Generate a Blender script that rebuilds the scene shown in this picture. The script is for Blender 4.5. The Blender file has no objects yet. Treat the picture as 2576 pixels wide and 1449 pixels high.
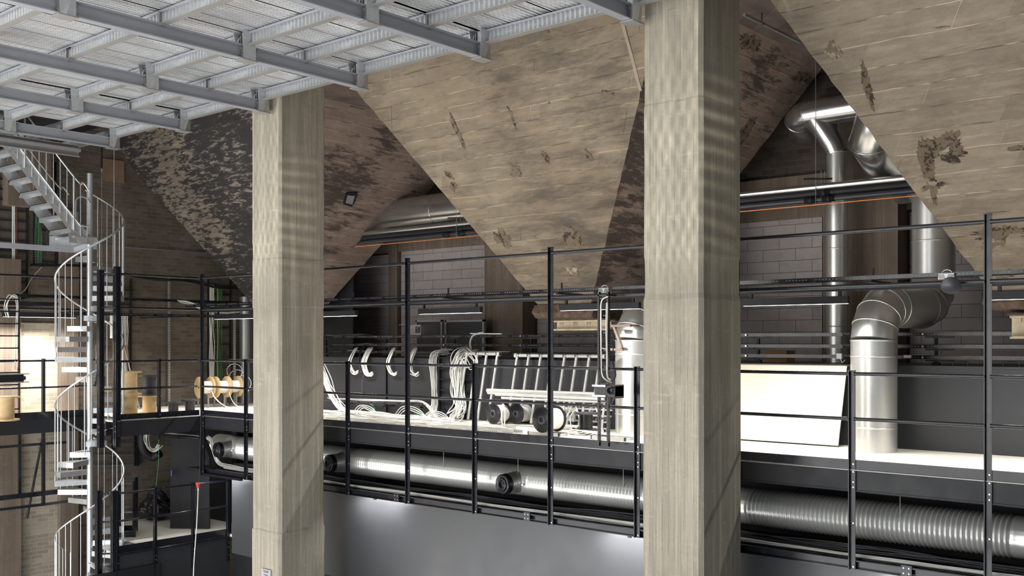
import bpy, bmesh, math, random
from mathutils import Vector, Matrix, noise
random.seed(7)
SC = bpy.context.scene
COL = SC.collection
PI = math.pi
# ------------------------------------------------------------------ camera
# world: X runs along the long gallery (towards the right), Y into depth, Z up, gallery floor = 0
A_ = math.radians(40.6); SA, CA = math.sin(A_), math.cos(A_)
FPX = 2584.0; CXP = 1288.0; HYP = 860.0; CAMZ = 1.5
cd = bpy.data.cameras.new('camera'); cam = bpy.data.objects.new('camera', cd); COL.objects.link(cam)
cd.sensor_width = 36.0; cd.lens = 36.0*FPX/2576.0; cd.shift_y = (HYP-724.5)/2576.0
cd.clip_start = 0.05; cd.clip_end = 200
cam.location = (0, 0, CAMZ); cam.rotation_euler = (PI/2, 0, A_)
SC.camera = cam
SC.view_settings.view_transform = 'Standard'; SC.view_settings.look = 'None'
SC.view_settings.gamma = 1; SC.view_settings.exposure = 0.0
SC.view_settings.use_curve_mapping = False
def ray(x, y):
    r = (x-CXP)/FPX; u = (HYP-y)/FPX
    return Vector((CA*r-SA, SA*r+CA, u))
def onY(x, y, Y): v = ray(x, y); return v*(Y/v.y)+Vector((0, 0, CAMZ))
def onX(x, y, X): v = ray(x, y); return v*(X/v.x)+Vector((0, 0, CAMZ))
def onZ(x, y, Z): v = ray(x, y); return v*((Z-CAMZ)/v.z)+Vector((0, 0, CAMZ))
def onD(x, y, d): return ray(x, y)*d+Vector((0, 0, CAMZ))
# ------------------------------------------------------------------ world + daylight
W = bpy.data.worlds.new('world'); SC.world = W; W.use_nodes = True
W.node_tree.nodes['Background'].inputs[0].default_value = (0.80, 0.90, 1.0, 1)
W.node_tree.nodes['Background'].inputs[1].default_value = 0.22
def area(name, loc, target, sx, sy, power, col=(1, 1, 1), spread=PI):
    l = bpy.data.lights.new(name, 'AREA'); l.shape = 'RECTANGLE'; l.size = sx; l.size_y = sy
    l.energy = power; l.color = col; l.spread = spread
    o = bpy.data.objects.new(name, l); COL.objects.link(o); o.location = loc
    d = Vector(target)-Vector(loc); o.rotation_euler = d.to_track_quat('-Z', 'Y').to_euler()
    return o
# daylight from the tall window side behind the camera and from the left, plus added upward fill
area('window_daylight', (-17, -7.0, 1.0), (-12, 10, 2.4), 24, 9, 2700, (1.0, 0.985, 0.94))
area('hall_up_fill', (-12, 3.0, -5.6), (-11.5, 7.5, 5.5), 22, 9, 3700, (0.98, 0.985, 1.0))  # unseen fill lamp added near the hall floor to brighten the roof underside
# ------------------------------------------------------------------ materials
def lin(c):
    def f(v):
        v /= 255.0
        return v/12.92 if v <= .04045 else ((v+.055)/1.055)**2.4
    return (f(c[0]), f(c[1]), f(c[2]), 1)
class NT:
    def __init__(s, name):
        s.m = bpy.data.materials.new(name); s.m.use_nodes = True; s.t = s.m.node_tree
        s.b = s.t.nodes['Principled BSDF']
    def n(s, typ, ins=None, **pr):
        x = s.t.nodes.new(typ)
        for k, v in pr.items(): setattr(x, k, v)
        for k, v in (ins or {}).items():
            if isinstance(v, bpy.types.NodeSocket): s.t.links.new(v, x.inputs[k])
            else: x.inputs[k].default_value = v
        return x
    def obj(s): return s.n('ShaderNodeTexCoord').outputs['Object']
    def math(s, op, a, b=0.0, c=0.0): return s.n('ShaderNodeMath', {0: a, 1: b, 2: c}, operation=op).outputs[0]
    def sep(s, v): x = s.n('ShaderNodeSeparateXYZ', {0: v}); return x.outputs[0], x.outputs[1], x.outputs[2]
    def comb(s, a, b, c=0.0): return s.n('ShaderNodeCombineXYZ', {0: a, 1: b, 2: c}).outputs[0]
    def noise(s, v, scale, detail=4, rough=.55, dist=0.0):
        return s.n('ShaderNodeTexNoise', {'Vector': v, 'Scale': scale, 'Detail': detail, 'Roughness': rough, 'Distortion': dist}).outputs[0]
    def ramp(s, f, stops):
        x = s.n('ShaderNodeValToRGB', {0: f}); e = x.color_ramp.elements
        while len(e) < len(stops): e.new(.5)
        for i, (p, c) in enumerate(stops):
            e[i].position = p; e[i].color = c if len(c) == 4 else (c[0], c[1], c[2], 1)
        return x.outputs[0]
    def mr(s, f, a, b, c=0.0, d=1.0): return s.n('ShaderNodeMapRange', {0: f, 1: a, 2: b, 3: c, 4: d}).outputs[0]
    def mix(s, f, a, b, mode='MIX'):
        x = s.n('ShaderNodeMix', data_type='RGBA', blend_type=mode)
        for k, v in ((0, f), (6, a), (7, b)):
            if isinstance(v, bpy.types.NodeSocket): s.t.links.new(v, x.inputs[k])
            else: x.inputs[k].default_value = v
        return x.outputs[2]
    def set(s, **k):
        for a, v in k.items():
            i = s.b.inputs[{'color': 'Base Color', 'rough': 'Roughness', 'metal': 'Metallic', 'normal': 'Normal', 'spec': 'Specular IOR Level', 'emit': 'Emission Color', 'estr': 'Emission Strength', 'alpha': 'Alpha', 'trans': 'Transmission Weight'}[a]]
            if isinstance(v, bpy.types.NodeSocket): s.t.links.new(v, i)
            else: i.default_value = v
        return s.m
    def bump(s, h, strength=.4, dist=.02, normal=None):
        d = {'Height': h, 'Strength': strength, 'Distance': dist}
        if normal is not None: d['Normal'] = normal
        return s.n('ShaderNodeBump', d).outputs[0]
def plain(name, rgb, rough=.5, metal=0.0, var=.12, scale=6, bump=0.0, spec=.5):
    t = NT(name); o = t.obj(); n = t.noise(o, scale, 5, .6)
    c = lin(rgb); lo = tuple(x*(1-var) for x in c[:3])+(1,); hi = tuple(min(1, x*(1+var)) for x in c[:3])+(1,)
    col = t.ramp(n, [(.3, lo), (.7, hi)])
    t.set(color=col, rough=t.mr(n, .3, .7, max(0.02, rough-.06), min(1, rough+.08)), metal=metal, spec=spec)
    if bump: t.set(normal=t.bump(t.noise(o, scale*8, 3), bump, .01))
    return t.m
def concrete(name, base, mode='h', row=.15, width=2.3, stain=.5, dark=None, darkamt=0.0, warm=None, seed=0.0, fins=.8, soft=.02, fine=1.0):
    """board marked concrete; mode h = boards level, v = boards upright"""
    t = NT(name); o = t.obj(); x, y, z = t.sep(o)
    u = t.math('ADD', x, y)
    wob = t.noise(o, 1.3, 2)
    if mode == 'h':
        zz = t.math('ADD', z, t.math('MULTIPLY', wob, .05))
        v = t.comb(t.math('ADD', u, seed), zz, 0); st = t.comb(t.math('MULTIPLY', u, .55), t.math('MULTIPLY', z, 3.2), seed)
        gr = t.comb(t.math('MULTIPLY', u, 1.2), t.math('MULTIPLY', z, 30), 0)
    else:
        uu = t.math('ADD', u, t.math('MULTIPLY', wob, .02))
        v = t.comb(t.math('ADD', z, seed), uu, 0); st = t.comb(t.math('MULTIPLY', u, 5), t.math('MULTIPLY', z, .5), seed)
        gr = t.comb(t.math('MULTIPLY', u, 45), t.math('MULTIPLY', z, 1.4), 0)
    bk = t.n('ShaderNodeTexBrick', {'Vector': v, 'Color1': (0, 0, 0, 1), 'Color2': (1, 1, 1, 1), 'Mortar': (.5, .5, .5, 1), 'Scale': 1.0,
             'Mortar Size': .008 if mode == 'h' else .0035, 'Mortar Smooth': .6, 'Bias': 0.0, 'Brick Width': width, 'Row Height': row}, offset=.37, offset_frequency=3)
    bc = lin(base)
    def sc(k): return (bc[0]*k, bc[1]*k, bc[2]*k, 1)
    n1 = t.noise(o, .9, 6, .62, .3); n2 = t.noise(st, 1.2, 5, .6); n3 = t.noise(gr, 1.0, 3, .6); n4 = t.noise(o, 9, 6, .7)
    c = t.ramp(n1, [(.32, sc(1-.55*stain)), (.5, sc(1.0)), (.7, sc(1+.25*stain))])
    c = t.mix(t.mr(n2, .4, .75, 0, .75*stain), c, sc(.55))
    c = t.mix(.85, c, t.ramp(bk.outputs[0], [(0, (.84, .84, .84)), (1, (1.10, 1.10, 1.08))]), 'MULTIPLY')
    n5 = t.noise(o, 38, 4, .75); n6 = t.noise(t.comb(t.math('MULTIPLY', u, 7), t.math('MULTIPLY', z, .7), seed+2), 1.0, 5, .65)
    c = t.mix(t.mr(n5, .5, .72, 0, .45), c, sc(.62)); c = t.mix(t.mr(n6, .52, .7, 0, .45*stain), c, sc(.6))
    c = t.mix(t.mr(n3, .38, .66, 0, .55), c, sc(.66))
    if mode == 'v':   # weathered upright streaks of several widths and short trowel marks
        for k_, (fu, fz, lo, hi, am, tone) in enumerate(((14, .35, .48, .66, .6, .58), (30, .8, .5, .7, .55, .62), (9, .22, .52, .68, .5, 1.32), (70, 2.2, .5, .7, .5, .7), (2.5, 9, .62, .7, .4, 1.25))):
            c = t.mix(t.mr(t.noise(t.comb(t.math('MULTIPLY', u, fu), t.math('MULTIPLY', z, fz), seed+k_*3.1), 1.0, 6, .65, .2), lo, hi, 0, am), c, sc(tone))
    else:             # sawn grain along the boards, and short board lengths that weathered darker
        b2 = t.n('ShaderNodeTexBrick', {'Vector': v, 'Color1': (0, 0, 0, 1), 'Color2': (1, 1, 1, 1), 'Mortar': (0, 0, 0, 1), 'Scale': 1.0, 'Mortar Size': .012, 'Mortar Smooth': 1.0, 'Bias': 0.0, 'Brick Width': .42, 'Row Height': row}, offset=.31, offset_frequency=2).outputs[0]
        c = t.mix(t.math('MULTIPLY', t.mr(b2, .45, .9, 0, .75), t.mr(t.noise(o, .9, 5, .6), .46, .6, 0, 1)), c, sc(.55))
        c = t.mix(t.mr(t.noise(t.comb(t.math('MULTIPLY', u, 2.2), t.math('MULTIPLY', z, 60), seed), 1.0, 5, .7), .45, .7, 0, .5), c, sc(.68))
        c = t.mix(t.mr(t.noise(t.comb(t.math('MULTIPLY', u, 1.1), t.math('MULTIPLY', z, 9), seed+5), 1.0, 6, .7), .5, .68, 0, .45), c, sc(1.3))
    c = t.mix(t.mr(n4, .55, .8, 0, .35), c, sc(1.35))
    if warm: c = t.mix(t.mr(t.noise(o, .5, 3), .42, .62, 0, .6), c, lin(warm), 'MIX')
    fin = bk.outputs[1]
    finc = t.mix(t.mr(t.noise(o, 2.2, 2), .42, .56), sc(.38), sc(1.65))
    c = t.mix(t.math('MULTIPLY', fin, fins*.8), c, finc)
    if dark:
        sel = t.comb(t.math('MULTIPLY', u, .9*fine), t.math('MULTIPLY', z, (4.2 if mode == 'h' else .6)*fine), seed+3)
        dn = t.noise(sel, 1.0, 12, .76, .2); big = t.noise(o, .33, 3, .5)
        k = t.math('ADD', dn, t.math('MULTIPLY', t.math('SUBTRACT', big, .5), .7))
        c = t.mix(t.mr(k, .54-soft-darkamt*.12, .54+soft-darkamt*.12, 0, .9), c, lin(dark))
    h = t.math('ADD', t.math('MULTIPLY', fin, .6), t.math('ADD', t.math('MULTIPLY', n3, .35), t.math('ADD', t.math('ADD', t.math('MULTIPLY', n4, .5), t.math('MULTIPLY', n5, .35)), t.math('MULTIPLY', bk.outputs[0], .35))))
    t.set(color=c, rough=.88, spec=.25, normal=t.bump(h, .75, .012))
    return t.m
def bricks(name, c1, c2, mort, bw=.24, rh=.075, ms=.007, dirt=.6, rough=.9, paint=None):
    t = NT(name); o = t.obj(); x, y, z = t.sep(o); u = t.math('ADD', x, y)
    w = t.noise(o, 5, 3); zz = t.math('ADD', z, t.math('MULTIPLY', w, .012)); uu = t.math('ADD', u, t.math('MULTIPLY', w, .02))
    bk = t.n('ShaderNodeTexBrick', {'Vector': t.comb(uu, zz, 0), 'Color1': lin(c1), 'Color2': lin(c2), 'Mortar': lin(mort), 'Scale': 1.0, 'Mortar Size': ms,
             'Mortar Smooth': .3, 'Bias': -.1, 'Brick Width': bw, 'Row Height': rh})
    n1 = t.noise(o, .8, 6, .65, .4); n2 = t.noise(o, 7, 5, .7)
    c = t.mix(t.mr(n1, .35, .7, 0, dirt), bk.outputs[0], lin((50, 44, 38)))
    c = t.mix(t.mr(n2, .5, .8, 0, .35), c, lin(mort))
    h = t.math('ADD', t.math('MULTIPLY', t.math('SUBTRACT', 1.0, bk.outputs[1]), .7), t.math('MULTIPLY', n2, .6))
    t.set(color=c, rough=rough, spec=.2, normal=t.bump(h, .8, .012))
    return t.m
def galv(name, v, rough=.32, metal=.92, spang=.14, scale=26, tint=(1, 1, 1.0)):
    t = NT(name); o = t.obj()
    vo = t.n('ShaderNodeTexVoronoi', {'Vector': o, 'Scale': scale}).outputs['Color']
    n = t.noise(o, 2.5, 5, .6)
    k = t.math('ADD', t.math('MULTIPLY', t.sep(vo)[0], spang), t.math('MULTIPLY', n, .22))
    c = t.ramp(k, [(0, (v*.8*tint[0], v*.8*tint[1], v*.8*tint[2])), (.45, (v*1.15*tint[0], v*1.15*tint[1], v*1.15*tint[2]))])
    t.set(color=c, metal=metal, rough=t.mr(k, 0, .4, rough-.04, rough+.06))
    return t.m
M = {}
M['pillar'] = concrete('pillar_concrete', (170, 163, 148), 'v', row=.085, width=7.0, stain=.45, fins=.4)
M['hopper'] = concrete('hopper_concrete', (150, 137, 118), 'h', row=.19, width=5.0, stain=.75, warm=(132, 116, 97), fins=.9, dark=(84, 77, 69), darkamt=-.15, soft=.12)
M['hopper_far'] = concrete('hopper_sooty_concrete', (134, 125, 113), 'h', row=.17, width=5.0, stain=.7, dark=(34, 33, 37), darkamt=.85, fine=3.2, seed=4.0, fins=.9)
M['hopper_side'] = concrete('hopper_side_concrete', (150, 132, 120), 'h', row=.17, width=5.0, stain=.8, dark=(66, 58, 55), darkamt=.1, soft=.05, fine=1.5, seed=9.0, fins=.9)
M['hopper_near'] = concrete('hopper_near_concrete', (156, 144, 127), 'h', row=.25, width=6.0, stain=.6, fins=1.1, dark=(104, 92, 78), darkamt=-.4, soft=.14, seed=13.0)
M['colconc'] = concrete('wall_column_concrete', (128, 114, 102), 'v', row=.16, width=6.0, stain=.5, fins=.3, seed=2.0)
M['soffit'] = bricks('soffit_rough_concrete', (118, 104, 98), (95, 83, 78), (128, 115, 106), .5, .16, .012, .7)
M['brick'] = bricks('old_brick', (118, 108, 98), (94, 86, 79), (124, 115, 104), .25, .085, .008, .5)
M['brick_lit'] = bricks('old_brick_lit', (190, 180, 162), (160, 150, 134), (202, 193, 176), .25, .085, .009, .25)  # end wall brick again, with lamp light put into its colour
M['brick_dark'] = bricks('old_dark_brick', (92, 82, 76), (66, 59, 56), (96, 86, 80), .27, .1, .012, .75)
M['block'] = bricks('grey_blockwork', (172, 164, 162), (162, 154, 152), (110, 102, 100), .62, .21, .005, .12)
M['rust'] = plain('rusty_flaking_steel', (92, 74, 62), .85, .1, .6, 9, .6)
M['rustpale'] = plain('cream_painted_old_steel', (190, 176, 150), .6, 0, .3, 5, .3)
M['black'] = plain('black_painted_steel', (28, 29, 36), .22, 0, .15, 5)
M['black_dull'] = plain('dull_black_paint', (23, 24, 29), .6, 0, .15, 3)
M['voidblack'] = plain('black_parts_and_darkness', (22, 23, 28), .7, 0, .1, 3)  # also colours a sheet that stands in for darkness
M['dwall'] = plain('dark_grey_wall_paint', (68, 69, 72), .36, 0, .04, 1.2, .05)
M['dwall2'] = plain('charcoal_panel_paint', (50, 51, 55), .45, 0, .05, 1.0, .05)
M['steelgrey'] = plain('grey_painted_beam_steel', (150, 148, 146), .38, .25, .05, 3)
M['steeldark'] = plain('grey_beam_web_paint', (164, 166, 172), .42, .25, .05, 3)
M['galv'] = galv('galvanised_duct', .74, .33, .8, .03, 14, (1, 1, .97))
M['spiral'] = galv('spiral_duct_zinc', .64, .27, .6, .02, 14, (1, 1, .95))
M['galvsm'] = galv('bright_smooth_duct', .60, .24, .92, .01, 10)
M['galvst'] = galv('galvanised_stair_steel', .66, .38, .75, .16, 30, (.97, 1, 1.02))
M['galvdk'] = galv('dull_zinc', .42, .4, .8, .1)
M['deck'] = None
t = NT('galvanised_deck_underside'); o = t.obj(); x, y, z = t.sep(o)
bk = t.n('ShaderNodeTexBrick', {'Vector': t.comb(y, x, 0), 'Color1': (.98, .98, .97, 1), 'Color2': (.88, .89, .89, 1), 'Mortar': (.45, .46, .48, 1), 'Scale': 1.0, 'Mortar Size': .0045, 'Mortar Smooth': .5,
          'Brick Width': .10, 'Row Height': .035})
nn = t.noise(t.comb(t.math('MULTIPLY', x, 1.3), t.math('MULTIPLY', y, .5), 0), 1.0, 3)
cdk = t.mix(t.mr(nn, .42, .66, 0, .35), bk.outputs[0], (.45, .46, .48, 1))
M['deck'] = t.set(color=cdk, metal=.62, rough=.33, normal=t.bump(t.noise(t.comb(t.math('MULTIPLY', x, 1.0), t.math('MULTIPLY', y, .35), 0), 1.6, 2), .8, .16, t.bump(bk.outputs[1], .3, .006)))
M['floorwood'] = plain('pale_plywood_floor', (240, 234, 222), .55, 0, .05, 2)
M['ply'] = plain('pale_birch_plywood', (240, 231, 210), .5, 0, .06, 2.5)
M['plyedge'] = plain('plywood_edge', (178, 160, 128), .7, 0, .15, 20)
M['wood'] = plain('pine_reel_wood', (204, 176, 130), .55, 0, .14, 8)
M['wooddk'] = plain('weathered_timber', (92, 78, 66), .8, 0, .25, 8, .3)
M['white'] = plain('white_cable', (232, 231, 226), .45, 0, .05, 8)
M['alu'] = plain('aluminium_tube', (205, 205, 202), .35, .35, .08, 9)
M['plastic'] = plain('black_plastic', (26, 26, 30), .28, 0, .1, 8)
M['plastic_grey'] = plain('dark_grey_plastic', (58, 58, 64), .4, 0, .1, 8)
M['green'] = plain('green_cable', (70, 118, 82), .5, 0, .15, 12)
M['yellow'] = plain('yellow_earth_cable', (190, 180, 70), .5, 0, .1, 12)
M['orange'] = plain('copper_orange_pipe', (226, 142, 84), .35, .2, .1, 5)
M['copper'] = plain('brown_copper_pipe', (138, 88, 66), .4, .3, .2, 5)
M['red'] = plain('red_plastic', (200, 40, 38), .4)
M['blue'] = plain('blue_plastic', (70, 84, 150), .4)
M['card'] = plain('brown_cardboard', (168, 128, 88), .8)
M['greycard'] = plain('grey_carton', (150, 148, 152), .8)
M['boardbr'] = plain('brown_fibre_board', (128, 106, 86), .85, 0, .15, 7)
M['signgrey'] = plain('grey_sign_enamel', (168, 164, 172), .4, 0, .02)
M['ink'] = plain('black_ink', (44, 42, 48), .6, 0, .02)
M['inkw'] = plain('white_ink', (225, 225, 225), .6, 0, .02)
M['bag'] = plain('black_refuse_bag', (24, 24, 28), .22, 0, .2, 6, .9)
M['mortar'] = plain('pale_mortar', (152, 138, 120), .9, 0, .1, 8)
M['glassgrey'] = plain('grey_hatch_panel', (132, 130, 134), .35)
M['violet'] = plain('violet_cable', (98, 94, 140), .5)
t = NT('lamp_diffuser'); M['lamp'] = t.set(color=(1, 1, 1, 1), emit=(1, .98, .94, 1), estr=9.0)
t = NT('clear_wrap'); M['film'] = t.set(color=(.8, .8, .8, 1), rough=.15, alpha=.5)
M['lowfloor'] = plain('lower_hall_floor', (150, 146, 138), .7, 0, .1, 1)
# ------------------------------------------------------------------ mesh builder
class MB:
    def __init__(s): s.v = []; s.f = []; s.sm = []; s.mi = []; s.cur = 0
    def add(s, vs, fs, sm=False):
        b = len(s.v); s.v += [Vector(q) for q in vs]
        for f in fs: s.f.append([b+i for i in f]); s.sm.append(sm); s.mi.append(s.cur)
        return s
    def box(s, c, d, R=None):
        h = [x/2 for x in d]; vs = []
        for dx in (-1, 1):
            for dy in (-1, 1):
                for dz in (-1, 1):
                    p = Vector((dx*h[0], dy*h[1], dz*h[2])); p = R @ p if R else p; vs.append(Vector(c)+p)
        return s.add(vs, [(0, 1, 3, 2), (4, 6, 7, 5), (0, 4, 5, 1), (2, 3, 7, 6), (0, 2, 6, 4), (1, 5, 7, 3)])
    def bb(s, x0, x1, y0, y1, z0, z1):
        return s.box(((x0+x1)/2, (y0+y1)/2, (z0+z1)/2), (abs(x1-x0), abs(y1-y0), abs(z1-z0)))
    def frame(s, p, q, up=(0, 0, 1)):
        p = Vector(p); q = Vector(q); d = (q-p); L = d.length; d = d.normalized(); u = Vector(up)
        if abs(d.dot(u)) > .98: u = Vector((0, 1, 0))
        w = d.cross(u).normalized(); n = w.cross(d).normalized()
        return p, q, d, w, n, L
    def prof(s, p, q, poly, up=(0, 0, 1), sm=False):
        """extrude closed 2D polygon (side, up) from p to q"""
        p, q, d, w, n, L = s.frame(p, q, up); k = len(poly)
        vs = [p+w*a+n*b for a, b in poly]+[q+w*a+n*b for a, b in poly]
        fs = [(i, (i+1) % k, k+(i+1) % k, k+i) for i in range(k)]
        s.add(vs, fs, sm); s.add(vs, [tuple(range(k))[::-1], tuple(range(k, 2*k))]); return s
    def bar(s, p, q, w, h, up=(0, 0, 1)):
        return s.prof(p, q, [(-w/2, -h/2), (w/2, -h/2), (w/2, h/2), (-w/2, h/2)], up)
    def ibeam(s, p, q, h, b, tw, tf, up=(0, 0, 1)):
        """line p-q = bottom centre"""
        pts = [(-b/2, 0), (b/2, 0), (b/2, tf), (tw/2, tf), (tw/2, h-tf), (b/2, h-tf), (b/2, h), (-b/2, h), (-b/2, h-tf), (-tw/2, h-tf), (-tw/2, tf), (-b/2, tf)]
        for a in ([pts[0], pts[1], pts[2], pts[11]], [(-tw/2, tf), (tw/2, tf), (tw/2, h-tf), (-tw/2, h-tf)], [pts[8], pts[5], pts[6], pts[7]]): s.prof(p, q, a, up)
        return s
    def tube(s, pts, r, n=8, cap=True, closed=False):
        P = [Vector(p) for p in pts]; k = len(P); rings = []
        t0 = (P[1]-P[0]).normalized(); up = Vector((0, 0, 1))
        if abs(t0.dot(up)) > .95: up = Vector((1, 0, 0))
        nrm = (up-t0*up.dot(t0)).normalized(); vs = []
        for i in range(k):
            a = P[i-1] if i > 0 else (P[-1] if closed else P[0]); b = P[i+1] if i < k-1 else (P[0] if closed else P[-1])
            t_ = (b-a).normalized(); nrm = (nrm-t_*nrm.dot(t_))
            nrm = nrm.normalized() if nrm.length > 1e-6 else t_.orthogonal().normalized()
            bi = t_.cross(nrm); rr = r[i] if isinstance(r, (list, tuple)) else r
            for j in range(n):
                an = 2*PI*j/n; vs.append(P[i]+nrm*math.cos(an)*rr+bi*math.sin(an)*rr)
        fs = []
        for i in range(k if closed else k-1):
            i2 = (i+1) % k
            for j in range(n): fs.append((i*n+j, i*n+(j+1) % n, i2*n+(j+1) % n, i2*n+j))
        s.add(vs, fs, True)
        if cap and not closed:
            s.add(vs[:n], [tuple(range(n))[::-1]]); s.add(vs[-n:], [tuple(range(n))])
        return s
    def cyl(s, p, q, r, n=16): return s.tube([p, q], r, n)
    def lathe(s, prof, p, axis, n=28):
        """prof list of (along, radius); axis direction from p"""
        p = Vector(p); d = Vector(axis).normalized(); w = d.orthogonal().normalized(); b = d.cross(w); vs = []
        for a, r in prof:
            for j in range(n):
                an = 2*PI*j/n; vs.append(p+d*a+(w*math.cos(an)+b*math.sin(an))*r)
        fs = []
        for i in range(len(prof)-1):
            for j in range(n): fs.append((i*n+j, i*n+(j+1) % n, (i+1)*n+(j+1) % n, (i+1)*n+j))
        s.add(vs, fs, True); return s
    def prism(s, poly, z0, z1):
        k = len(poly); vs = [(a, b, z0) for a, b in poly]+[(a, b, z1) for a, b in poly]
        return s.add(vs, [(i, (i+1) % k, k+(i+1) % k, k+i) for i in range(k)]+[tuple(range(k))[::-1], tuple(range(k, 2*k))])
    def bolt(s, p, nrm, r=.011, h=.012): return s.cyl(Vector(p), Vector(p)+Vector(nrm)*h, r, 6)
    def build(s, name, mats, parent=None, loc=None, bevel=0.0):
        """coordinates are world metres; parent's world location is subtracted"""
        if not isinstance(mats, (list, tuple)): mats = [mats]
        base = WL[parent.name] if parent is not None else (Vector(loc) if loc is not None else Vector((0, 0, 0)))
        me = bpy.data.meshes.new(name); me.from_pydata([tuple(v-base) for v in s.v], [], s.f)
        for m in mats: me.materials.append(m)
        me.polygons.foreach_set('use_smooth', s.sm); me.polygons.foreach_set('material_index', s.mi)
        bm = bmesh.new(); bm.from_mesh(me); bmesh.ops.recalc_face_normals(bm, faces=bm.faces); bm.to_mesh(me); bm.free()
        me.update(); o = bpy.data.objects.new(name, me); COL.objects.link(o)
        if parent is not None: o.parent = parent
        else: o.location = base
        WL[o.name] = base
        if bevel:
            b = o.modifiers.new('bevel', 'BEVEL'); b.width = bevel; b.segments = 1; b.limit_method = 'ANGLE'
        return o
WL = {}
def thing(name, label, cat, loc, group=None):
    o = bpy.data.objects.new(name, None); COL.objects.link(o); o.location = loc; o.empty_display_size = .1
    WL[o.name] = Vector(loc); o['label'] = label; o['category'] = cat
    if group: o['group'] = group
    return o
def tag(o, label, cat, group=None, kind=None):
    o['label'] = label; o['category'] = cat
    if group: o['group'] = group
    if kind: o['kind'] = kind
    return o
def struct(o): o['kind'] = 'structure'; return o
def dup(o, delta, label, rotz=None):
    """copy of a thing with its parts and sub-parts"""
    def cp(a, par):
        c = a.copy(); COL.objects.link(c); WL[c.name] = WL[a.name]
        if par is not None: c.parent = par
        for ch in [k for k in a.children]: cp(ch, c)
        return c
    r = cp(o, None); r.location = o.location+Vector(delta); r['label'] = label; WL[r.name] = r.location.copy()
    if rotz is not None: r.rotation_euler.z = rotz
    return r
def wavy(p, q, amp, n=14, sag=0.0, seed=0):
    p = Vector(p); q = Vector(q); out = []
    for i in range(n+1):
        t = i/n; a = p.lerp(q, t)
        k = math.sin(PI*t)
        a += Vector((noise.noise(Vector((t*3, seed, 1)))*amp, noise.noise(Vector((t*3, seed, 5)))*amp, noise.noise(Vector((t*3, seed, 9)))*amp))*k
        a.z -= sag*k; out.append(a)
    return out
def smooth(pts, n=8):
    P = [Vector(p) for p in pts]; P = [2*P[0]-P[1]]+P+[2*P[-1]-P[-2]]; out = []
    for i in range(1, len(P)-2):
        for k in range(n):
            t = k/n; a, b, c, d = P[i-1:i+3]
            out.append(.5*((2*b)+(c-a)*t+(2*a-5*b+4*c-d)*t*t+(3*b-a-3*c+d)*t**3))
    out.append(P[-2]); return out
def txt(body, size, p, xdir, ydir, mat, parent, depth=.0015, align='CENTER'):
    cu = bpy.data.curves.new('lettering', 'FONT'); cu.body = body; cu.size = size; cu.extrude = depth; cu.align_x = align; cu.align_y = 'CENTER'
    o0 = bpy.data.objects.new('tmp', cu); COL.objects.link(o0); dg = bpy.context.evaluated_depsgraph_get()
    me = bpy.data.meshes.new_from_object(o0.evaluated_get(dg)); bpy.data.objects.remove(o0)
    me.materials.clear(); me.materials.append(mat); o = bpy.data.objects.new('lettering', me); COL.objects.link(o)
    X = Vector(xdir).normalized(); Y = Vector(ydir).normalized(); Z = X.cross(Y)
    R = Matrix((X, Y, Z)).transposed().to_4x4(); R.translation = Vector(p)-WL[parent.name]
    me.transform(R); o.parent = parent; WL[o.name] = WL[parent.name]
    return o
# ================================================================== SETTING
YR = 11.72      # guard rail line of the long gallery
YL = 14.5       # dark low partition behind the gallery
YB = 17.0       # back wall
XE = -21.7      # end wall
XS = -18.4      # side rail line (end gallery)
XF = -20.3      # narrow end walkway edge
ZL = -2.5       # lower landing
ZT = 6.165      # soffit between the hoppers
# floors
m = MB(); m.bb(-18.3, 1.0, YR+.095, YL, -.03, 0); m.bb(XE, -18.42, 10.62, YB, -.03, 0); m.bb(-18.74, -18.42, 9.9, 10.62, -.03, 0); m.bb(-18.42, -18.3, YR+.095, YB, -.03, 0); m.bb(XE, XF-.02, -1.0, 10.62, -.03, 0); struct(m.build('floor', M['floorwood']))
m = MB(); m.prism([(XS+.02, 9.9), (XS+.02, 12.4), (-17.7, 12.46), (-17.7, 13.2), (XE, 13.2), (XE, 11.2), (-19.2, 10.62), (-18.74, 10.62), (-18.74, 9.9)], ZL-.05, ZL); struct(m.build('floor', M['floorwood']))
m = MB(); m.bb(-26, 6, -9, 18, -6.1, -6.0); struct(m.build('floor', M['lowfloor']))
# black steel edge of the gallery
def fascia(p, q, z1, z0, nrm):
    pass
m = MB(); m.bb(-18.34, 1.0, YR+.03, YR+.09, -.25, .005); m.bb(-18.34, 1.0, YR+.02, YR+.14, -.25, -.235); m.bb(XS-.01, XS+.06, 9.9, YR+.05, -.30, .005)
struct(m.build('trim_1', M['black_dull']))
m = MB(); m.bb(XF-.02, XF+.05, -1, 10.6, -.30, .005); m.bb(XF, -18.76, 10.55, 10.61, -.30, -.03); m.bb(-18.80, -18.75, 9.9, 10.6, -.30, -.03); struct(m.build('trim_2', M['black_dull']))
# underside slab of gallery and black recess behind the big duct
m = MB(); m.bb(-18.3, 1.0, YR+.1, 13.4, -.27, -.24); m.bb(-18.9, 1.0, 12.95, 13.05, -1.3, -.25); m.bb(-18.35, 1.0, 12.5, 12.59, -6, -2.72); struct(m.build('wall_recess', M['voidblack']))  # last black sheet stands in for the darkness below the lower wall
m = MB(); m.bb(-19.0, 1.0, 11.80, 12.98, -1.17, -1.10); struct(m.build('trim_3', M['voidblack']))
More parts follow.
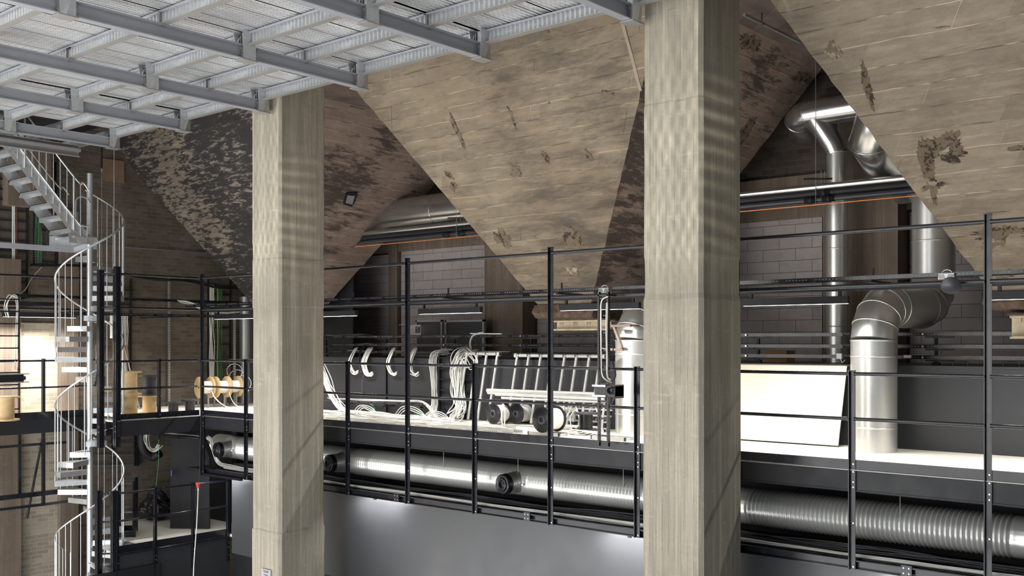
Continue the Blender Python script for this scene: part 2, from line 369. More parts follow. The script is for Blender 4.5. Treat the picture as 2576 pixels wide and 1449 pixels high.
# smooth dark wall below the gallery
m = MB(); m.bb(-17.62, 1.0, 11.95, 13.0, -2.72, -1.17); struct(m.build('wall_lower', M['dwall']))
m = MB(); m.bb(-17.0, 1.0, 12.6, 12.7, -6, -2.7); m.bb(XS-.03, XS+.03, 9.9, 12.4, -4.3, ZL-.03); m.bb(XS-.03, XS+.03, 11.2, 12.4, -6, -4.3)
struct(m.build('wall_lower', M['dwall2']))
m = MB(); m.bb(XE, -18.2, 13.2, 13.3, ZL, -.05); m.bb(-18.35, -18.2, 12.45, 13.3, ZL, -.3); m.bb(-18.5, XS, 12.4, 12.47, ZL, -1.2); struct(m.build('wall_dark_room', M['voidblack']))
# low partition behind the gallery with a ledge
m = MB(); m.bb(-18.0, 1.0, YL, YB-.5, 0, 1.14); m.bb(-18.0, 1.0, YL-.015, YB-.5, 1.14, 1.17); PART = struct(m.build('wall_partition', M['dwall2']))
# end wall (old brick) with hatch to keep one continuous surface
m = MB(); m.bb(XE-.3, XE, -9, YB+.3, -6, 7.5); struct(m.build('wall_left', M['brick']))
# back wall : rough band + brick above + block infill panels + concrete columns
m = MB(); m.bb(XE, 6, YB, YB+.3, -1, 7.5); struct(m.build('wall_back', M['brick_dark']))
ztop = onY(2000, 552, YB).z
COLX = [onY(2181, 700, 16.5).x-7.84*k for k in range(-1, 3)]
cw = .50
m = MB()
for cx in COLX: m.bb(cx-cw, cx+cw, 16.5, YB+.01, 0, 5.3)
struct(m.build('wall_back_pier', M['colconc']))
m = MB(); m.bb(XE, 6, YB-.10, YB+.01, ztop+.0, ztop+.75); struct(m.build('trim_4', M['colconc']))
mid = []
for cx in COLX:
    m = MB(); m.bb(cx-4.02, cx-3.72, YB-.14, YB+.01, 0, ztop+.3); m.bb(cx-cw-.42, cx-cw-.25, YB-.12, YB+.01, 0, ztop+.3); struct(m.build('wall_back_pier', M['colconc']))
m = MB()
for cx in COLX:
    m.bb(cx-3.66, cx-cw-.46, YB-.06, YB+.01, 0, ztop); m.bb(cx-8.1+.8, cx-4.06, YB-.06, YB+.01, 0, ztop-.05)
struct(m.build('wall_back_blockwork', M['block']))
# closing walls and slab that shade the back of the hall
m = MB(); m.bb(-24, 6, 10.75, YB+.3, ZT, ZT+.3); struct(m.build('ceiling', M['soffit']))
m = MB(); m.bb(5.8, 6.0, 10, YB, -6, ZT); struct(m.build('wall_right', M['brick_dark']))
m = MB(); m.bb(-22.2, 5.8, -1, 10.75, 6.0, 6.12); struct(m.build('ceiling', M['black_dull']))
# end wall stretch with the strip lamps' light put into paler brick, pilaster and wall piers
m = MB(); m.bb(XE-.01, XE+.035, -1, 10.35, -6, 1.9); struct(m.build('wall_left_lit', M['brick_lit']))
m = MB(); m.bb(XE, XE+.22, 8.95, 9.5, -6, 3.2); m.bb(XE, XE+.16, 10.35, 10.75, -6, 4.3); m.bb(XE, XE+.3, 9.2, 10.1, 4.3, 6.1); struct(m.build('wall_left_pier', M['colconc']))
# ================================================================== CONCRETE HOPPERS
PX = 7.839
HB = dict(XL=-3.824, Yb=14.365, zb=2.14, wb=1.141, hb=1.437, XtL=-5.933, Yt=11.574, wt=6.567, ht=4.977)
def hopper(k, dx, label, mats, dh=0, dH=0, dXt=0, notch=None):
    o = -k*PX+dx; g = HB; hb = g['hb']+dh; ht = g['ht']+dH
    B = [(g['XL']+o, g['Yb'], g['zb']), (g['XL']+g['wb']+o, g['Yb'], g['zb']), (g['XL']+g['wb']+o, g['Yb']+hb, g['zb']), (g['XL']+o, g['Yb']+hb, g['zb'])]
    T = [(g['XtL']+dXt+o, g['Yt'], ZT), (g['XtL']+g['wt']+dXt+o, g['Yt'], ZT), (g['XtL']+g['wt']+dXt+o, g['Yt']+ht, ZT), (g['XtL']+dXt+o, g['Yt']+ht, ZT)]
    B = [Vector(b) for b in B]; T = [Vector(t_) for t_ in T]; m = MB(); NU, NV = 44, 56
    for s_ in range(4):
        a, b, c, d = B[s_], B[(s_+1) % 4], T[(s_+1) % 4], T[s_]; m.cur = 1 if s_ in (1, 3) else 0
        vs = []; nrm = (b-a).cross(d-a).normalized()
        for j in range(NV+1):
            v = j/NV
            for i in range(NU+1):
                u = i/NU; p = a.lerp(b, u).lerp(d.lerp(c, u), v)
                e = min(u, 1-u)
                q = Vector((p.x*1.3, p.y*1.3, p.z*5))
                off = noise.noise(q)*.012+noise.noise(p*6)*.006
                if e < .001:      # chipped arris, same on both faces
                    q2 = Vector((round(p.x, 3), round(p.y, 3), round(p.z, 3)))*5
                    p = p+Vector((noise.noise(q2), noise.noise(q2+Vector((7, 0, 0))), 0))*.018
                else: p = p+nrm*off
                vs.append(p)
        fs = [(j*(NU+1)+i, j*(NU+1)+i+1, (j+1)*(NU+1)+i+1, (j+1)*(NU+1)+i) for j in range(NV) for i in range(NU)]
        m.add(vs, fs, False)
    m.cur = 0; m.add(B, [(3, 2, 1, 0)])
    r = thing('concrete_hopper', label, 'hopper', ((B[0]+B[2])/2), 'concrete hoppers above the gallery')
    m.build('funnel', mats, r)
    # crumbling outlet collar and rusty fittings
    m = MB(); c0 = (B[0]+B[2])/2; hw, hd = g['wb']/2+.05, hb/2+.03
    prof_ = []; n = 40
    rings = []
    for (z, gr) in ((2.16, .02), (2.02, .05), (1.93, .02), (1.90, -.22), (1.90, -.5)):
        ring = []
        for i in range(n):
            t_ = i/n*4; sgm = int(t_); f = t_-sgm
            cs = [(-1, -1), (1, -1), (1, 1), (-1, 1)]; a = cs[sgm % 4]; b = cs[(sgm+1) % 4]
            x = (a[0]+(b[0]-a[0])*f)*(hw+gr); y = (a[1]+(b[1]-a[1])*f)*(hd+gr)
            p = Vector((c0.x+x, c0.y+y, z)); w = noise.noise(p*7)*.045 if z < 2.1 else 0
            ring.append(p+Vector((w, w*.6, noise.noise(p*9)*.02 if z < 2.1 else 0)))
        rings.append(ring)
    vs = [p for rg in rings for p in rg]
    m.add(vs, [(j*n+i, j*n+(i+1) % n, (j+1)*n+(i+1) % n, (j+1)*n+i) for j in range(len(rings)-1) for i in range(n)]+[tuple((len(rings)-1)*n+i for i in range(n))])
    m.build('outlet_collar', M['rust'], r)
    return r, c0, B, T
hA, cA, BA, TA = hopper(2, -.48, 'sooty dark concrete hopper behind the farther pillar, leftmost of the three hoppers', [M['hopper_far'], M['hopper_side']], -.662, .459)
hB, cB, BB_, TB = hopper(1, 0, 'brown board-marked concrete hopper between the two pillars', [M['hopper'], M['hopper_side']], dXt=-.055)
hC, cC, BC, TC = hopper(0, -.177, 'pale board-marked concrete hopper at the right, nearest the camera', [M['hopper_near'], M['hopper_side']])
hA['label'] = 'soot-stained dark concrete hopper, leftmost and farthest of the three'
for h_ in (hA, hB, hC): del h_['group']
# pale scar line on the middle hopper's front and dark mounting marks
def onface(B, T, x, y, s_=0):
    a, b, d = B[s_], B[(s_+1) % 4], T[s_]; n = (b-a).cross(d-a).normalized(); v = ray(x, y); o = Vector((0, 0, CAMZ))
    return o+v*((a-o).dot(n)/v.dot(n)), n*(-1 if n.dot(v) > 0 else 1)
def strip(B, T, pts, w, mat, par, name, s_=0, out=.012):
    m = MB(); P = [onface(B, T, x, y, s_) for x, y in pts]
    for i in range(len(P)-1): m.bar(P[i][0]+P[i][1]*out*.5, P[i+1][0]+P[i+1][1]*out*.5, w, out, P[i][1])
    return m.build(name, mat, par)
strip(BB_, TB, [(1567, 58), (1578, 100), (1592, 150), (1603, 195), (1612, 228)], .05, M['mortar'], hB, 'patching_strip')
hole = MB()
P = [onface(BA, TA, x, y, 1) for x, y in [(868, 484), (876, 482), (894, 483), (898, 484), (895, 492), (891, 508), (886, 514), (884, 519), (876, 516), (862, 512), (864, 500), (867, 492)]]
hole.add([p+n*.03 for p, n in P]+[p+n*.0 for p, n in P], [tuple(range(12))]+[(i, (i+1) % 12, 12+(i+1) % 12, 12+i) for i in range(12)])
hb_ = hole.build('inspection_opening', M['black_dull'], hA)
hole = MB(); P = [onface(BA, TA, x, y, 1) for x, y in [(873, 489), (890, 490), (884, 512), (868, 508)]]
hole.add([p+n*.045 for p, n in P]+[p+n*.0 for p, n in P], [(0, 1, 2, 3)]+[(i, (i+1) % 4, 4+(i+1) % 4, 4+i) for i in range(4)])
hole.build('glass_pane', M['glassgrey'], hb_)
# spalled dark patches on hopper fronts (stains and scabs with a shape of their own)
def patch(B, T, x, y, rx, ry, mat, par, s_=0, seed=0, out=.006):
    m = MB(); c, n = onface(B, T, x, y, s_); a = (B[1]-B[0]).normalized() if s_ == 0 else (B[2]-B[1]).normalized(); b = n.cross(a).normalized()
    k = 110; vs = []
    for i in range(k):
        an = 2*PI*i/k; rr = .7+.55*noise.noise(Vector((math.cos(an)*1.1+seed, math.sin(an)*1.1, seed)))+.22*noise.noise(Vector((math.cos(an)*4, math.sin(an)*4, seed)))+.28*noise.noise(Vector((math.cos(an)*11, math.sin(an)*11, seed)))
        vs.append(c+a*math.cos(an)*rx*rr+b*math.sin(an)*ry*rr)
    m.add([c+n*out]+[p+n*out*.8 for p in vs]+[p-n*.004 for p in vs], [(0, 1+i, 1+(i+1) % k) for i in range(k)]+[(1+i, 1+(i+1) % k, 1+k+(i+1) % k, 1+k+i) for i in range(k)])
    return m.build('spalled_patch', mat, par)
def spallmat(name, a, b, sc_=11):
    t = NT(name); o = t.obj(); n_ = t.noise(o, sc_, 8, .75, .3)
    return t.set(color=t.ramp(n_, [(.44, lin(a)), (.50, lin(b))]), rough=.95, spec=.2, normal=t.bump(n_, .8, .02))
M['spall'] = spallmat('spalled_dark_concrete', (62, 55, 49), (118, 105, 89))
M['spall2'] = spallmat('flaked_pale_lime', (168, 160, 146), (120, 107, 91))
for i, (x, y, rx, ry, mt) in enumerate([(1153, 335, .07, .42, 'spall'), (1293, 425, .19, .2, 'spall'), (1385, 262, .07, .13, 'spall'), (1136, 455, .12, .24, 'spall'), (1529, 240, .12, .12, 'spall'),
                                      (1268, 605, .28, .26, 'spall'), (1440, 600, .25, .26, 'spall'), (1290, 298, .04, .2, 'spall'), (1372, 395, .1, .14, 'spall'), (1480, 390, .08, .12, 'spall'),
                                      (1375, 78, .06, .05, 'spall'), (1375, 640, .16, .12, 'spall2'), (1440, 680, .14, .12, 'spall2'), (1345, 118, .08, .025, 'spall2')]):
    patch(BB_, TB, x, y, rx, ry, M[mt], hB, 0, i*3.1)
for i, (x, y, rx, ry, mt) in enumerate([(2371, 373, .34, .24, 'spall'), (2338, 430, .10, .5, 'spall'), (2340, 468, .24, .08, 'spall'), (2180, 218, .07, .35, 'spall'), (2560, 372, .12, .05, 'spall'), (2540, 585, .40, .14, 'spall'),
                                      (2091, 128, .12, .13, 'spall2'), (2500, 610, .2, .12, 'spall2'), (2530, 690, .24, .1, 'spall'), (2368, 68, .10, .02, 'spall2')]):
    patch(BC, TC, x, y, rx, ry, M[mt], hC, 0, 50+i*2.7)
for i, (x, y, rx, ry) in enumerate([(1888, 110, .45, .15), (1946, 160, .55, .12), (1875, 330, .2, .3), (2020, 200, .5, .12)]):
    patch(BB_, TB, x, y, rx, ry, M['spall'], hB, 1, 90+i*2.2)
# ================================================================== PILLARS
def pillar(xl, xc, xr, label, joints):
    """front corner at pixel column xc on Y=10.4"""
    Y0 = 10.4; c = onY(xc, 800, Y0); l = onY(xl, 800, Y0); v = ray(xr, 800); Yr = c.x/v.x*v.y
    x0, x1, y0, y1 = l.x, c.x, Y0, Yr; ch = .045
    zs = [-6.0]
    z = -6.0
    while z < 6.0: z += .08; zs.append(min(z, 6.0))
    zs = sorted(set([round(q, 4) for q in zs]+[j for j in joints]+[j+.012 for j in joints]))
    per = []
    for a, b, n in (((x0+ch, y0), (x1-ch, y0), 12), ((x1-ch, y0), (x1, y0+ch), 2), ((x1, y0+ch), (x1, y1-ch), 12), ((x1, y1-ch), (x1-ch, y1), 2), ((x1-ch, y1), (x0+ch, y1), 4), ((x0+ch, y1), (x0, y1-ch), 1), ((x0, y1-ch), (x0, y0+ch), 4), ((x0, y0+ch), (x0+ch, y0), 2)):
        for i in range(n): t_ = i/n; per.append((a[0]+(b[0]-a[0])*t_, a[1]+(b[1]-a[1])*t_))
    cx, cy = (x0+x1)/2, (y0+y1)/2; n = len(per); vs = []
    for z in zs:
        k = 0
        for q, j in enumerate(sorted(joints)):
            if z < j: break
            k = q+1
        e = [.018, .0, .010, .003, .012, .0][k % 6]
        for (x, y) in per:
            d = Vector((x-cx, y-cy, 0)).normalized(); w = noise.noise(Vector((x*3, y*3, z*2)))*.006
            vs.append((x+d.x*(e+w), y+d.y*(e+w), z+noise.noise(Vector((x*5, y*5, k)))*.02*(1 if abs(z) < 5.9 else 0)))
    fs = [(j*n+i, j*n+(i+1) % n, (j+1)*n+(i+1) % n, (j+1)*n+i) for j in range(len(zs)-1) for i in range(n)]+[tuple(range(n))]
    m = MB(); m.add(vs, fs); m.v = [Vector(q) for q in m.v]
    o = m.build('concrete_pillar', M['pillar'], None, (cx, cy, -6)); tag(o, label, 'pillar'); return o, (x0, x1, y0, y1)
pL, extL = pillar(633, 704, 818, 'slender board-marked concrete pillar with a small sign, the farther of the two pillars', [-1.65, 2.09, 2.9, 3.17])
pR, extR = pillar(1617, 1765, 1864, 'broad board-marked concrete pillar right of centre, nearer of the two', [2.07, 2.53, 4.34])
sg = MB(); a = onY(658, 1430, 10.36); b = onY(681, 1434, 10.36); sx0, sx1 = a.x, b.x; sz = onY(658, 1429.5, 10.36).z
# sign plate leaves the wall level, so its top edge follows the perspective by itself
sg.bb(sx0, sx1, 10.355, 10.385, sz-.30, sz); s_ = sg.build('load_sign', M['signgrey'], None, ((sx0+sx1)/2, 10.38, sz-.30)); tag(s_, 'small grey load-limit sign fixed to the foot of the farther pillar', 'sign')
W_ = sx1-sx0
for i, (tx, k) in enumerate([('SALLITTU KUORMA', 1.0), ('1000 KG / 10 KN', .9), ('', 0), ('MAX KUORMA', .9), ('1000 KG', .9)]):
    if tx: txt(tx, .0175, ((sx0+sx1)/2, 10.354, sz-.028-i*.022), (1, 0, 0), (0, 0, 1), M['ink'], s_)
# ================================================================== STEEL ROOF GRID
BAYX = 2.434; YR1, YM1, YR2, YM2, YR3, YM3, YR4 = 10.2, 9.2, 8.2, 6.95, 5.7, 4.45, 3.2
LX = [onY(p, 300, YR1).x for p in (285, 462, 658, 905, 1212, 1590)]
LX = [LX[0]-BAYX]+LX+[LX[-1]+BAYX]          # lines of primary beams, 0 = leftmost
ZY0, ZY1, ZX1, ZD = 5.30, 5.49, 5.655, 5.67
rows = [YR1, YM1, YR2, YM2, YR3]
bayname = ['bay over the spiral stair', 'second bay from the left', 'third bay from the left', 'bay left of the farther pillar', 'bay right of the farther pillar', 'bay over the middle hopper', 'bay next to the nearer pillar', 'bay next to the nearer pillar']
def primary(k, ya, yb, label):
    r = thing('roof_beam', label, 'steel beam', (LX[k], (ya+yb)/2, ZY0), 'primary roof beams running front to back')
    m = MB(); m.ibeam((LX[k], ya, ZY0), (LX[k], yb, ZY0), ZY1-ZY0, .12, .012, .014); m.build('beam_profile', M['steeldark'], r)
    for s_, y in ((1, ya), (-1, yb)):
        m = MB(); m.bb(LX[k]-.055, LX[k]+.055, y, y+s_*.012, ZY0+.01, ZY1-.01)
        for dz in (.045, .14): m.bolt((LX[k]+.035, y+s_*.012, ZY0+dz), (0, s_, 0), .012, .02); m.bolt((LX[k]-.035, y+s_*.012, ZY0+dz), (0, s_, 0), .012, .02)
        m.build('end_plate', M['galvdk'], r)
    # clips where the joist crosses in the middle
    ym = (ya+yb)/2; m = MB()
    for dx in (-.03, .03): m.bb(LX[k]+dx-.012, LX[k]+dx+.012, ym-.03, ym+.03, ZY1-.03, ZY1+.012)
    m.build('joist_clip', M['galvdk'], r)
    return r
seg = [('outer', YR2+.10, YR1-.10), ('inner', YR3+.10, YR2-.10), ('innermost', YR4+.1, YR3-.10)]
ordn = ['', 'leftmost', 'second', 'third', 'fourth', 'fifth', 'sixth', 'seventh']
for k in range(1, 8):
    for nm, ya, yb in seg:
        if k == 7 and nm != 'outer': continue
        if k in (0, 1, 2) and nm == 'innermost': continue
        if k in (5, 6) and nm in ('innermost',): continue
        primary(k, ya, yb, 'grey steel I-beam under the deck, %s line from left, %s' % (ordn[k], {'outer': 'nearest the edge', 'inner': 'second from the edge', 'innermost': 'third from the edge'}[nm]))
# joists with pleated webs, running along the gallery
def joist_mesh(L):
    w = MB(); n = int(L/.0047); rows_ = []
    for i in range(n+1):
        x = i/n*L; ph = (x/.075) % 1.0
        tri = 1-4*abs(ph-.5) if True else 0
        yv = max(-.017, min(.017, tri*.028)); rows_.append((x, yv))
    vs = [(x, y, .012) for x, y in rows_]+[(x, y, ZX1-ZY1-.012) for x, y in rows_]; k = n+1
    w.add(vs, [(i, i+1, k+i+1, k+i) for i in range(n)]); w.add([(x, y+.003, z) for x, y, z in vs], [(i, k+i, k+i+1, i+1) for i in range(n)])
    f = MB(); f.bb(0, L, -.05, .05, 0, .010)
    g = MB(); g.bb(0, L, -.05, .05, ZX1-ZY1-.010, ZX1-ZY1); g.bb(0, L, .046, .05, ZX1-ZY1-.02, ZX1-ZY1); g.bb(0, L, -.05, -.046, ZX1-ZY1-.02, ZX1-ZY1)
    e = MB(); e.bb(0, .01, -.05, .05, .005, ZX1-ZY1); e.bolt((-.001, .0, .05), (-1, 0, 0), .012, .015); e.bolt((-.001, 0, .12), (-1, 0, 0), .012, .015)
    return w, f, g, e
proto = None
for ri, y in enumerate(rows):
    onrow = ri % 2 == 0
    for k in range(0, 7):
        if ri >= 2 and k == 0: continue
        if ri == 4 and k > 4: continue
        if ri == 3 and k > 5: continue
        gap = .085 if onrow else .0
        x0 = LX[k]+gap; L = BAYX-2*gap-(.004 if not onrow else 0)
        lab = 'pleated-web steel joist, %s, %s' % (['at the deck edge', 'second row back', 'third row back', 'fourth row back', 'fifth row back'][ri], ['over the spiral stair at far left', 'second bay from the left', 'third bay from the left', 'fourth bay from the left', 'fifth bay from the left', 'sixth bay from the left', 'last bay at the nearer pillar'][k])
        if proto is None:
            w, f, g, e = joist_mesh(BAYX-.17)
            proto = thing('roof_joist', lab, 'steel joist', (0, 0, 0), 'pleated-web joists carrying the roof deck')
            w.build('pleated_web', M['galvst'], proto); f.build('bottom_flange', M['steelgrey'], proto); g.build('top_flange', M['steeldark'], proto); e.build('end_plate', M['galvdk'], proto)
            j = proto; j.location = (x0, y, ZY1); j0 = j
        else:
            j = dup(j0, (0, 0, 0), lab); j.location = (x0, y, ZY1); j.scale.x = L/(BAYX-.17)
# brackets at the nodes
def bracket():
    r = thing('beam_bracket', '', 'bracket', (0, 0, 0), 'folded plate brackets at the beam joints')
    m = MB(); m.bb(-.095, .095, -.12, .12, 0, .014); m.build('base_plate', M['steelgrey'], r)
    m = MB(); m.prism([(-.07, .085), (.07, .085), (.07, .097), (-.07, .097)], .012, .36); m.prism([(-.07, -.097), (.07, -.097), (.07, -.085), (-.07, -.085)], .012, .20); m.build('side_plate', M['galvst'], r)
    for s_ in (-1, 1):
        m = MB()      # tapered fins, wide at the top
        m.add([(s_*.070, -.09, .012), (s_*.085, -.02, .012), (s_*.115, -.14, .39), (s_*.135, .08, .39), (s_*.060, -.09, .012), (s_*.075, -.02, .012), (s_*.105, -.14, .39), (s_*.125, .08, .39)],
              [(0, 1, 3, 2), (4, 6, 7, 5), (0, 2, 6, 4), (1, 5, 7, 3), (0, 4, 5, 1), (2, 3, 7, 6)])
        m.bb(s_*.07-.006, s_*.07+.006, -.05, .09, .012, .36)
        m.build('fin', M['galvst'], r)
    m = MB(); m.bb(-.04, .04, -.04, .04, .012, .385); m.build('stem', M['galvst'], r)
    # horseshoe shaped seat
    m = MB(); pts = [(-.10, -.07+.0, .20)]+[(-.10, -.07*math.cos(a), .24+.10*math.sin(a)) for a in [i*PI/10 for i in range(11)]]+[(-.10, .07, .20)]
    m.tube(pts, .014, 8); m.build('seat_loop', M['galvst'], r)
    for s_ in (-1, 1):
        for z in (.06, .15): m = MB(); m.bolt((s_*.045, -.10, z), (0, -1, 0), .013, .022); m.build('bolt', M['galvdk'], r)
        for z in (.25, .33): m = MB(); m.bolt((s_*.09, .02, z), (s_, 0, 0), .013, .022); m.build('bolt', M['galvdk'], r)
    return r
br0 = bracket(); first = True
for k in range(1, 8):
    for ri, y in ((0, YR1), (2, YR2), (4, YR3)):
        if ri == 4 and (k < 2 or k > 5): continue
        if ri == 2 and k > 6: continue
        lab = 'folded steel bracket, %s beam line from left, %s' % (ordn[k], {0: 'at the deck edge', 2: 'one joint back', 4: 'two joints back'}[ri])
        if first: br = br0; br['label'] = lab; first = False
        else: br = dup(br0, (0, 0, 0), lab)
        br.location = (LX[k], y, ZY0-.02)
# corrugated deck sheets : one continuous corrugation per half bay with open seams
m = MB(); pitch = .075; x = LX[1]-.05
ys = [1.0, 3.2, 5.7, 6.95, 8.2, 9.2, YR1+.08]
def sheet(x0, x1):
    n = int((x1-x0)/pitch); pts = []
    for i in range(n):
        b = x0+i*pitch
        pts += [(b, 0), (b+pitch*.42, 0), (b+pitch*.5, .022), (b+pitch*.92, .022)]
    pts.append((x1, 0)); k = len(pts)
    vs = []
    for yy in ys: vs += [(a, yy, ZD+h) for a, h in pts]
    fs = [(j*k+i, j*k+i+1, (j+1)*k+i+1, (j+1)*k+i) for j in range(len(ys)-1) for i in range(k-1)]
    m.add(vs, fs)
for k in range(1, 8):
    sheet(LX[k]+.008, LX[k]+BAYX*.5-.014); sheet(LX[k]+BAYX*.5+.014, LX[k]+BAYX-.008)
struct(m.build('ceiling_deck', M['deck']))
m = MB(); m.bb(LX[1]-.05, LX[7]+BAYX, 1.0, YR1+.09, ZD+.03, ZD+.05); struct(m.build('ceiling_seam_blackout', M['black_dull']))  # black sheet added above the deck to keep its open seams dark
m = MB(); m.bb(LX[1]-.05, LX[7]+BAYX, YR1+.07, YR1+.10, ZD-.015, ZD+.05); struct(m.build('trim_5', M['galvdk']))
r = thing('stairwell_channel', 'double-lipped grey channel edging the stair opening at far left, below the deck', 'steel beam', (-19.16, 5, 5.06))
m = MB(); m.bb(-19.20, -19.19, .5, 9.58, 5.05, 5.27); m.bb(-19.19, -19.13, .5, 9.58, 5.05, 5.065); m.bb(-19.19, -19.13, .5, 9.58, 5.255, 5.27); m.bb(-19.19, -19.11, .5, 9.58, 5.14, 5.155); m.bb(-19.19, -19.10, .5, 9.58, 5.15, 5.20); m.build('channel_profile', M['steelgrey'], r)
# ================================================================== GUARD RAILS
def post_mesh(r, x, y, z0, z1, ax, boltz, name='post'):
    """angle + flat post; ax = 'x' rail runs along x (outer face -y) or 'y' rail runs along y (outer face +x)"""
    m = MB()
    if ax == 'x': m.bb(x-.036, x-.026, y-.03, y+.03, z0, z1); m.bb(x-.036, x+.036, y+.006, y+.016, z0, z1); m.bb(x-.04, x+.04, y-.03, y+.02, z1, z1+.008)
    else: m.bb(x-.03, x+.03, y-.036, y-.026, z0, z1); m.bb(x-.016, x-.006, y-.036, y+.036, z0, z1); m.bb(x-.02, x+.03, y-.04, y+.04, z1, z1+.008)
    p = m.build(name, M['black'], r)
    for z in boltz:
        b = MB()
        if ax == 'x': b.bolt((x+.014, y+.006, z), (0, -1, 0), .010, .010)
        else: b.bolt((x-.006, y+.014, z), (1, 0, 0), .010, .010)
        b.build('bolt', M['galv'], p)
def rail_run(r, pts, zs, ax, rad=.021, name='rail'):
    for z in zs:
        for a, b in zip(pts[:-1], pts[1:]):
            m = MB(); da = (.026, 0, 0) if ax == 'x' else (0, .026, 0)
            pa = Vector((a[0], a[1], z))+Vector(da); pb = Vector((b[0], b[1], z))-Vector(da)
            if ax == 'x': pa.y -= .012; pb.y -= .012
            else: pa.x += .012; pb.x += .012
            m.tube([pa, pb], rad, 12); m.build(name, M['black'], r)
# long gallery
SP = .128*YR
px0 = onY(510, 800, YR).x
pxs = [onY(510, 800, YR).x, onY(622, 800, YR).x]; t1026 = onY(1026, 800, YR).x
pxs = [t1026+SP*i for i in range(-4, 9)]
g = thing('guardrail', 'black steel guardrail with tall posts along the front edge of the long gallery', 'railing', (t1026, YR, -1.165))
tall = {-4: 1, -2: 1, 0: 1, 2: 1, 4: 1, 6: 1, 8: 1}
tall = {i: (i in (-4, -2, 0, 2, 4, 6)) for i in range(-4, 9)}
# order seen in the photo: corner tall, short, tall(hidden), short, tall ...
kinds = {-4: 1, -3: 0, -2: 1, -1: 0, 0: 1, 1: 0, 2: 1, 3: 0, 4: 1, 5: 0, 6: 1, 7: 0, 8: 1}
for i, x in zip(range(-4, 9), pxs):
    post_mesh(g, x, YR, -1.165, 2.87 if kinds[i] else 1.16, 'x', (.07, -.02, -.14, -.20, -.62, -1.13))
P = [(x, YR) for x in pxs]
rail_run(g, P, (1.127, .60), 'x'); tl = [p for i, p in zip(range(-4, 9), P) if kinds[i]]
rail_run(g, tl, (2.79, 2.15), 'x', .024)
m = MB(); m.bb(pxs[0], 1.0, YR+.017, YR+.025, .01, .12); m.build('toe_board', M['black'], g)
m = MB(); m.tube([(pxs[0], YR+.01, .0), (1.0, YR+.01, .0)], .009, 8); m.build('edge_strip', M['galvdk'], g)
m = MB(); m.bb(pxs[0], 1.0, YR+.017, YR+.07, -1.165, -1.155); m.bb(pxs[0], 1.0, YR+.062, YR+.07, -1.165, -1.06); m.bb(pxs[0], 1.0, YR+.017, YR+.07, -1.07, -1.06); m.build('bottom_channel', M['black'], g)
for cx in (onY(1325, 1300, YR).x, onY(2280, 1435, YR).x, onY(997, 1251, YR).x):
    m = MB(); m.bb(cx-.06, cx+.06, YR-.0, YR+.017, -1.15, -1.03); f = m.build('joint_plate', M['black'], g)
    for dx in (-.03, .03):
        for z in (-1.12, -1.06): b = MB(); b.bolt((cx+dx, YR, z), (0, -1, 0), .009, .008); b.build('bolt', M['galv'], f)
# end gallery rail
g = thing('guardrail', 'black steel guardrail of the end gallery beside the spiral stair, upper level', 'railing', (XS, 10.8, -.3))
ysr = [9.9, 10.82, YR-.04]
for y, k in zip(ysr[:2], (1, 0)): post_mesh(g, XS, y, -.42, 2.87 if k else 1.16, 'y', (.07, -.02, -.14, -.20))
rail_run(g, [(XS, y) for y in ysr], (1.127, .60), 'y'); rail_run(g, [(XS, ysr[0]), (XS, ysr[2])], (2.79, 2.15), 'y', .024)
m = MB(); m.bb(XS-.02, XS-.012, 9.9, YR, .01, .12); m.build('toe_board', M['black'], g)
m = MB(); m.tube([(XS+.065, 9.9, 0), (XS+.065, YR, 0)], .009, 8); m.build('edge_strip', M['galvdk'], g)
# heavy twin stanchions at the stair
sp_ = thing('stair_stanchion', 'pair of tall black channel stanchions between the spiral stair and upper gallery', 'post', (XS, 9.8, -.5))
for x, y, zt in ((XS+.03, 9.92, 2.93), (XS-.10, 9.66, 2.86)):
    m = MB(); m.bb(x-.05, x+.05, y-.05, y-.04, -.5, zt); m.bb(x-.05, x+.05, y+.04, y+.05, -.5, zt); m.bb(x-.005, x+.005, y-.05, y+.05, -.5, zt)
    c = m.build('channel_post', M['black'], sp_)
    for z in (-.1, -.2): b = MB(); b.bolt((x+.03, y-.05, z), (0, -1, 0), .011, .01); b.build('bolt', M['galv'], c)
for z in (2.79, 2.15, 1.127, .6):
    m = MB(); m.tube([(XS-.10, 9.70, z), (XS+.03, 9.88, z)], .018, 10); m.build('spacer_rail', M['black'], sp_)
# narrow end walkway
g = thing('guardrail', 'black steel guardrail of the narrow end walkway left of the spiral stair', 'railing', (XF, 8, -.3))
yy = [6.6, onX(110, 900, XF).y, 9.86]
post_mesh(g, XF, yy[1], -1.75, 1.16, 'y', (.07, -.02, -.12, -.18)); post_mesh(g, XF, yy[0], -.42, 2.85, 'y', (-.02,)); 
yy[2] = 10.5
rail_run(g, [(XF, y) for y in yy], (1.127, .60), 'y'); rail_run(g, [(XF, yy[0]), (XF, yy[2])], (2.79, 2.15), 'y', .024)
m = MB(); m.bb(XF+.052, XF+.06, 6.6, 10.5, -.02, .12); m.build('toe_board', M['black'], g)
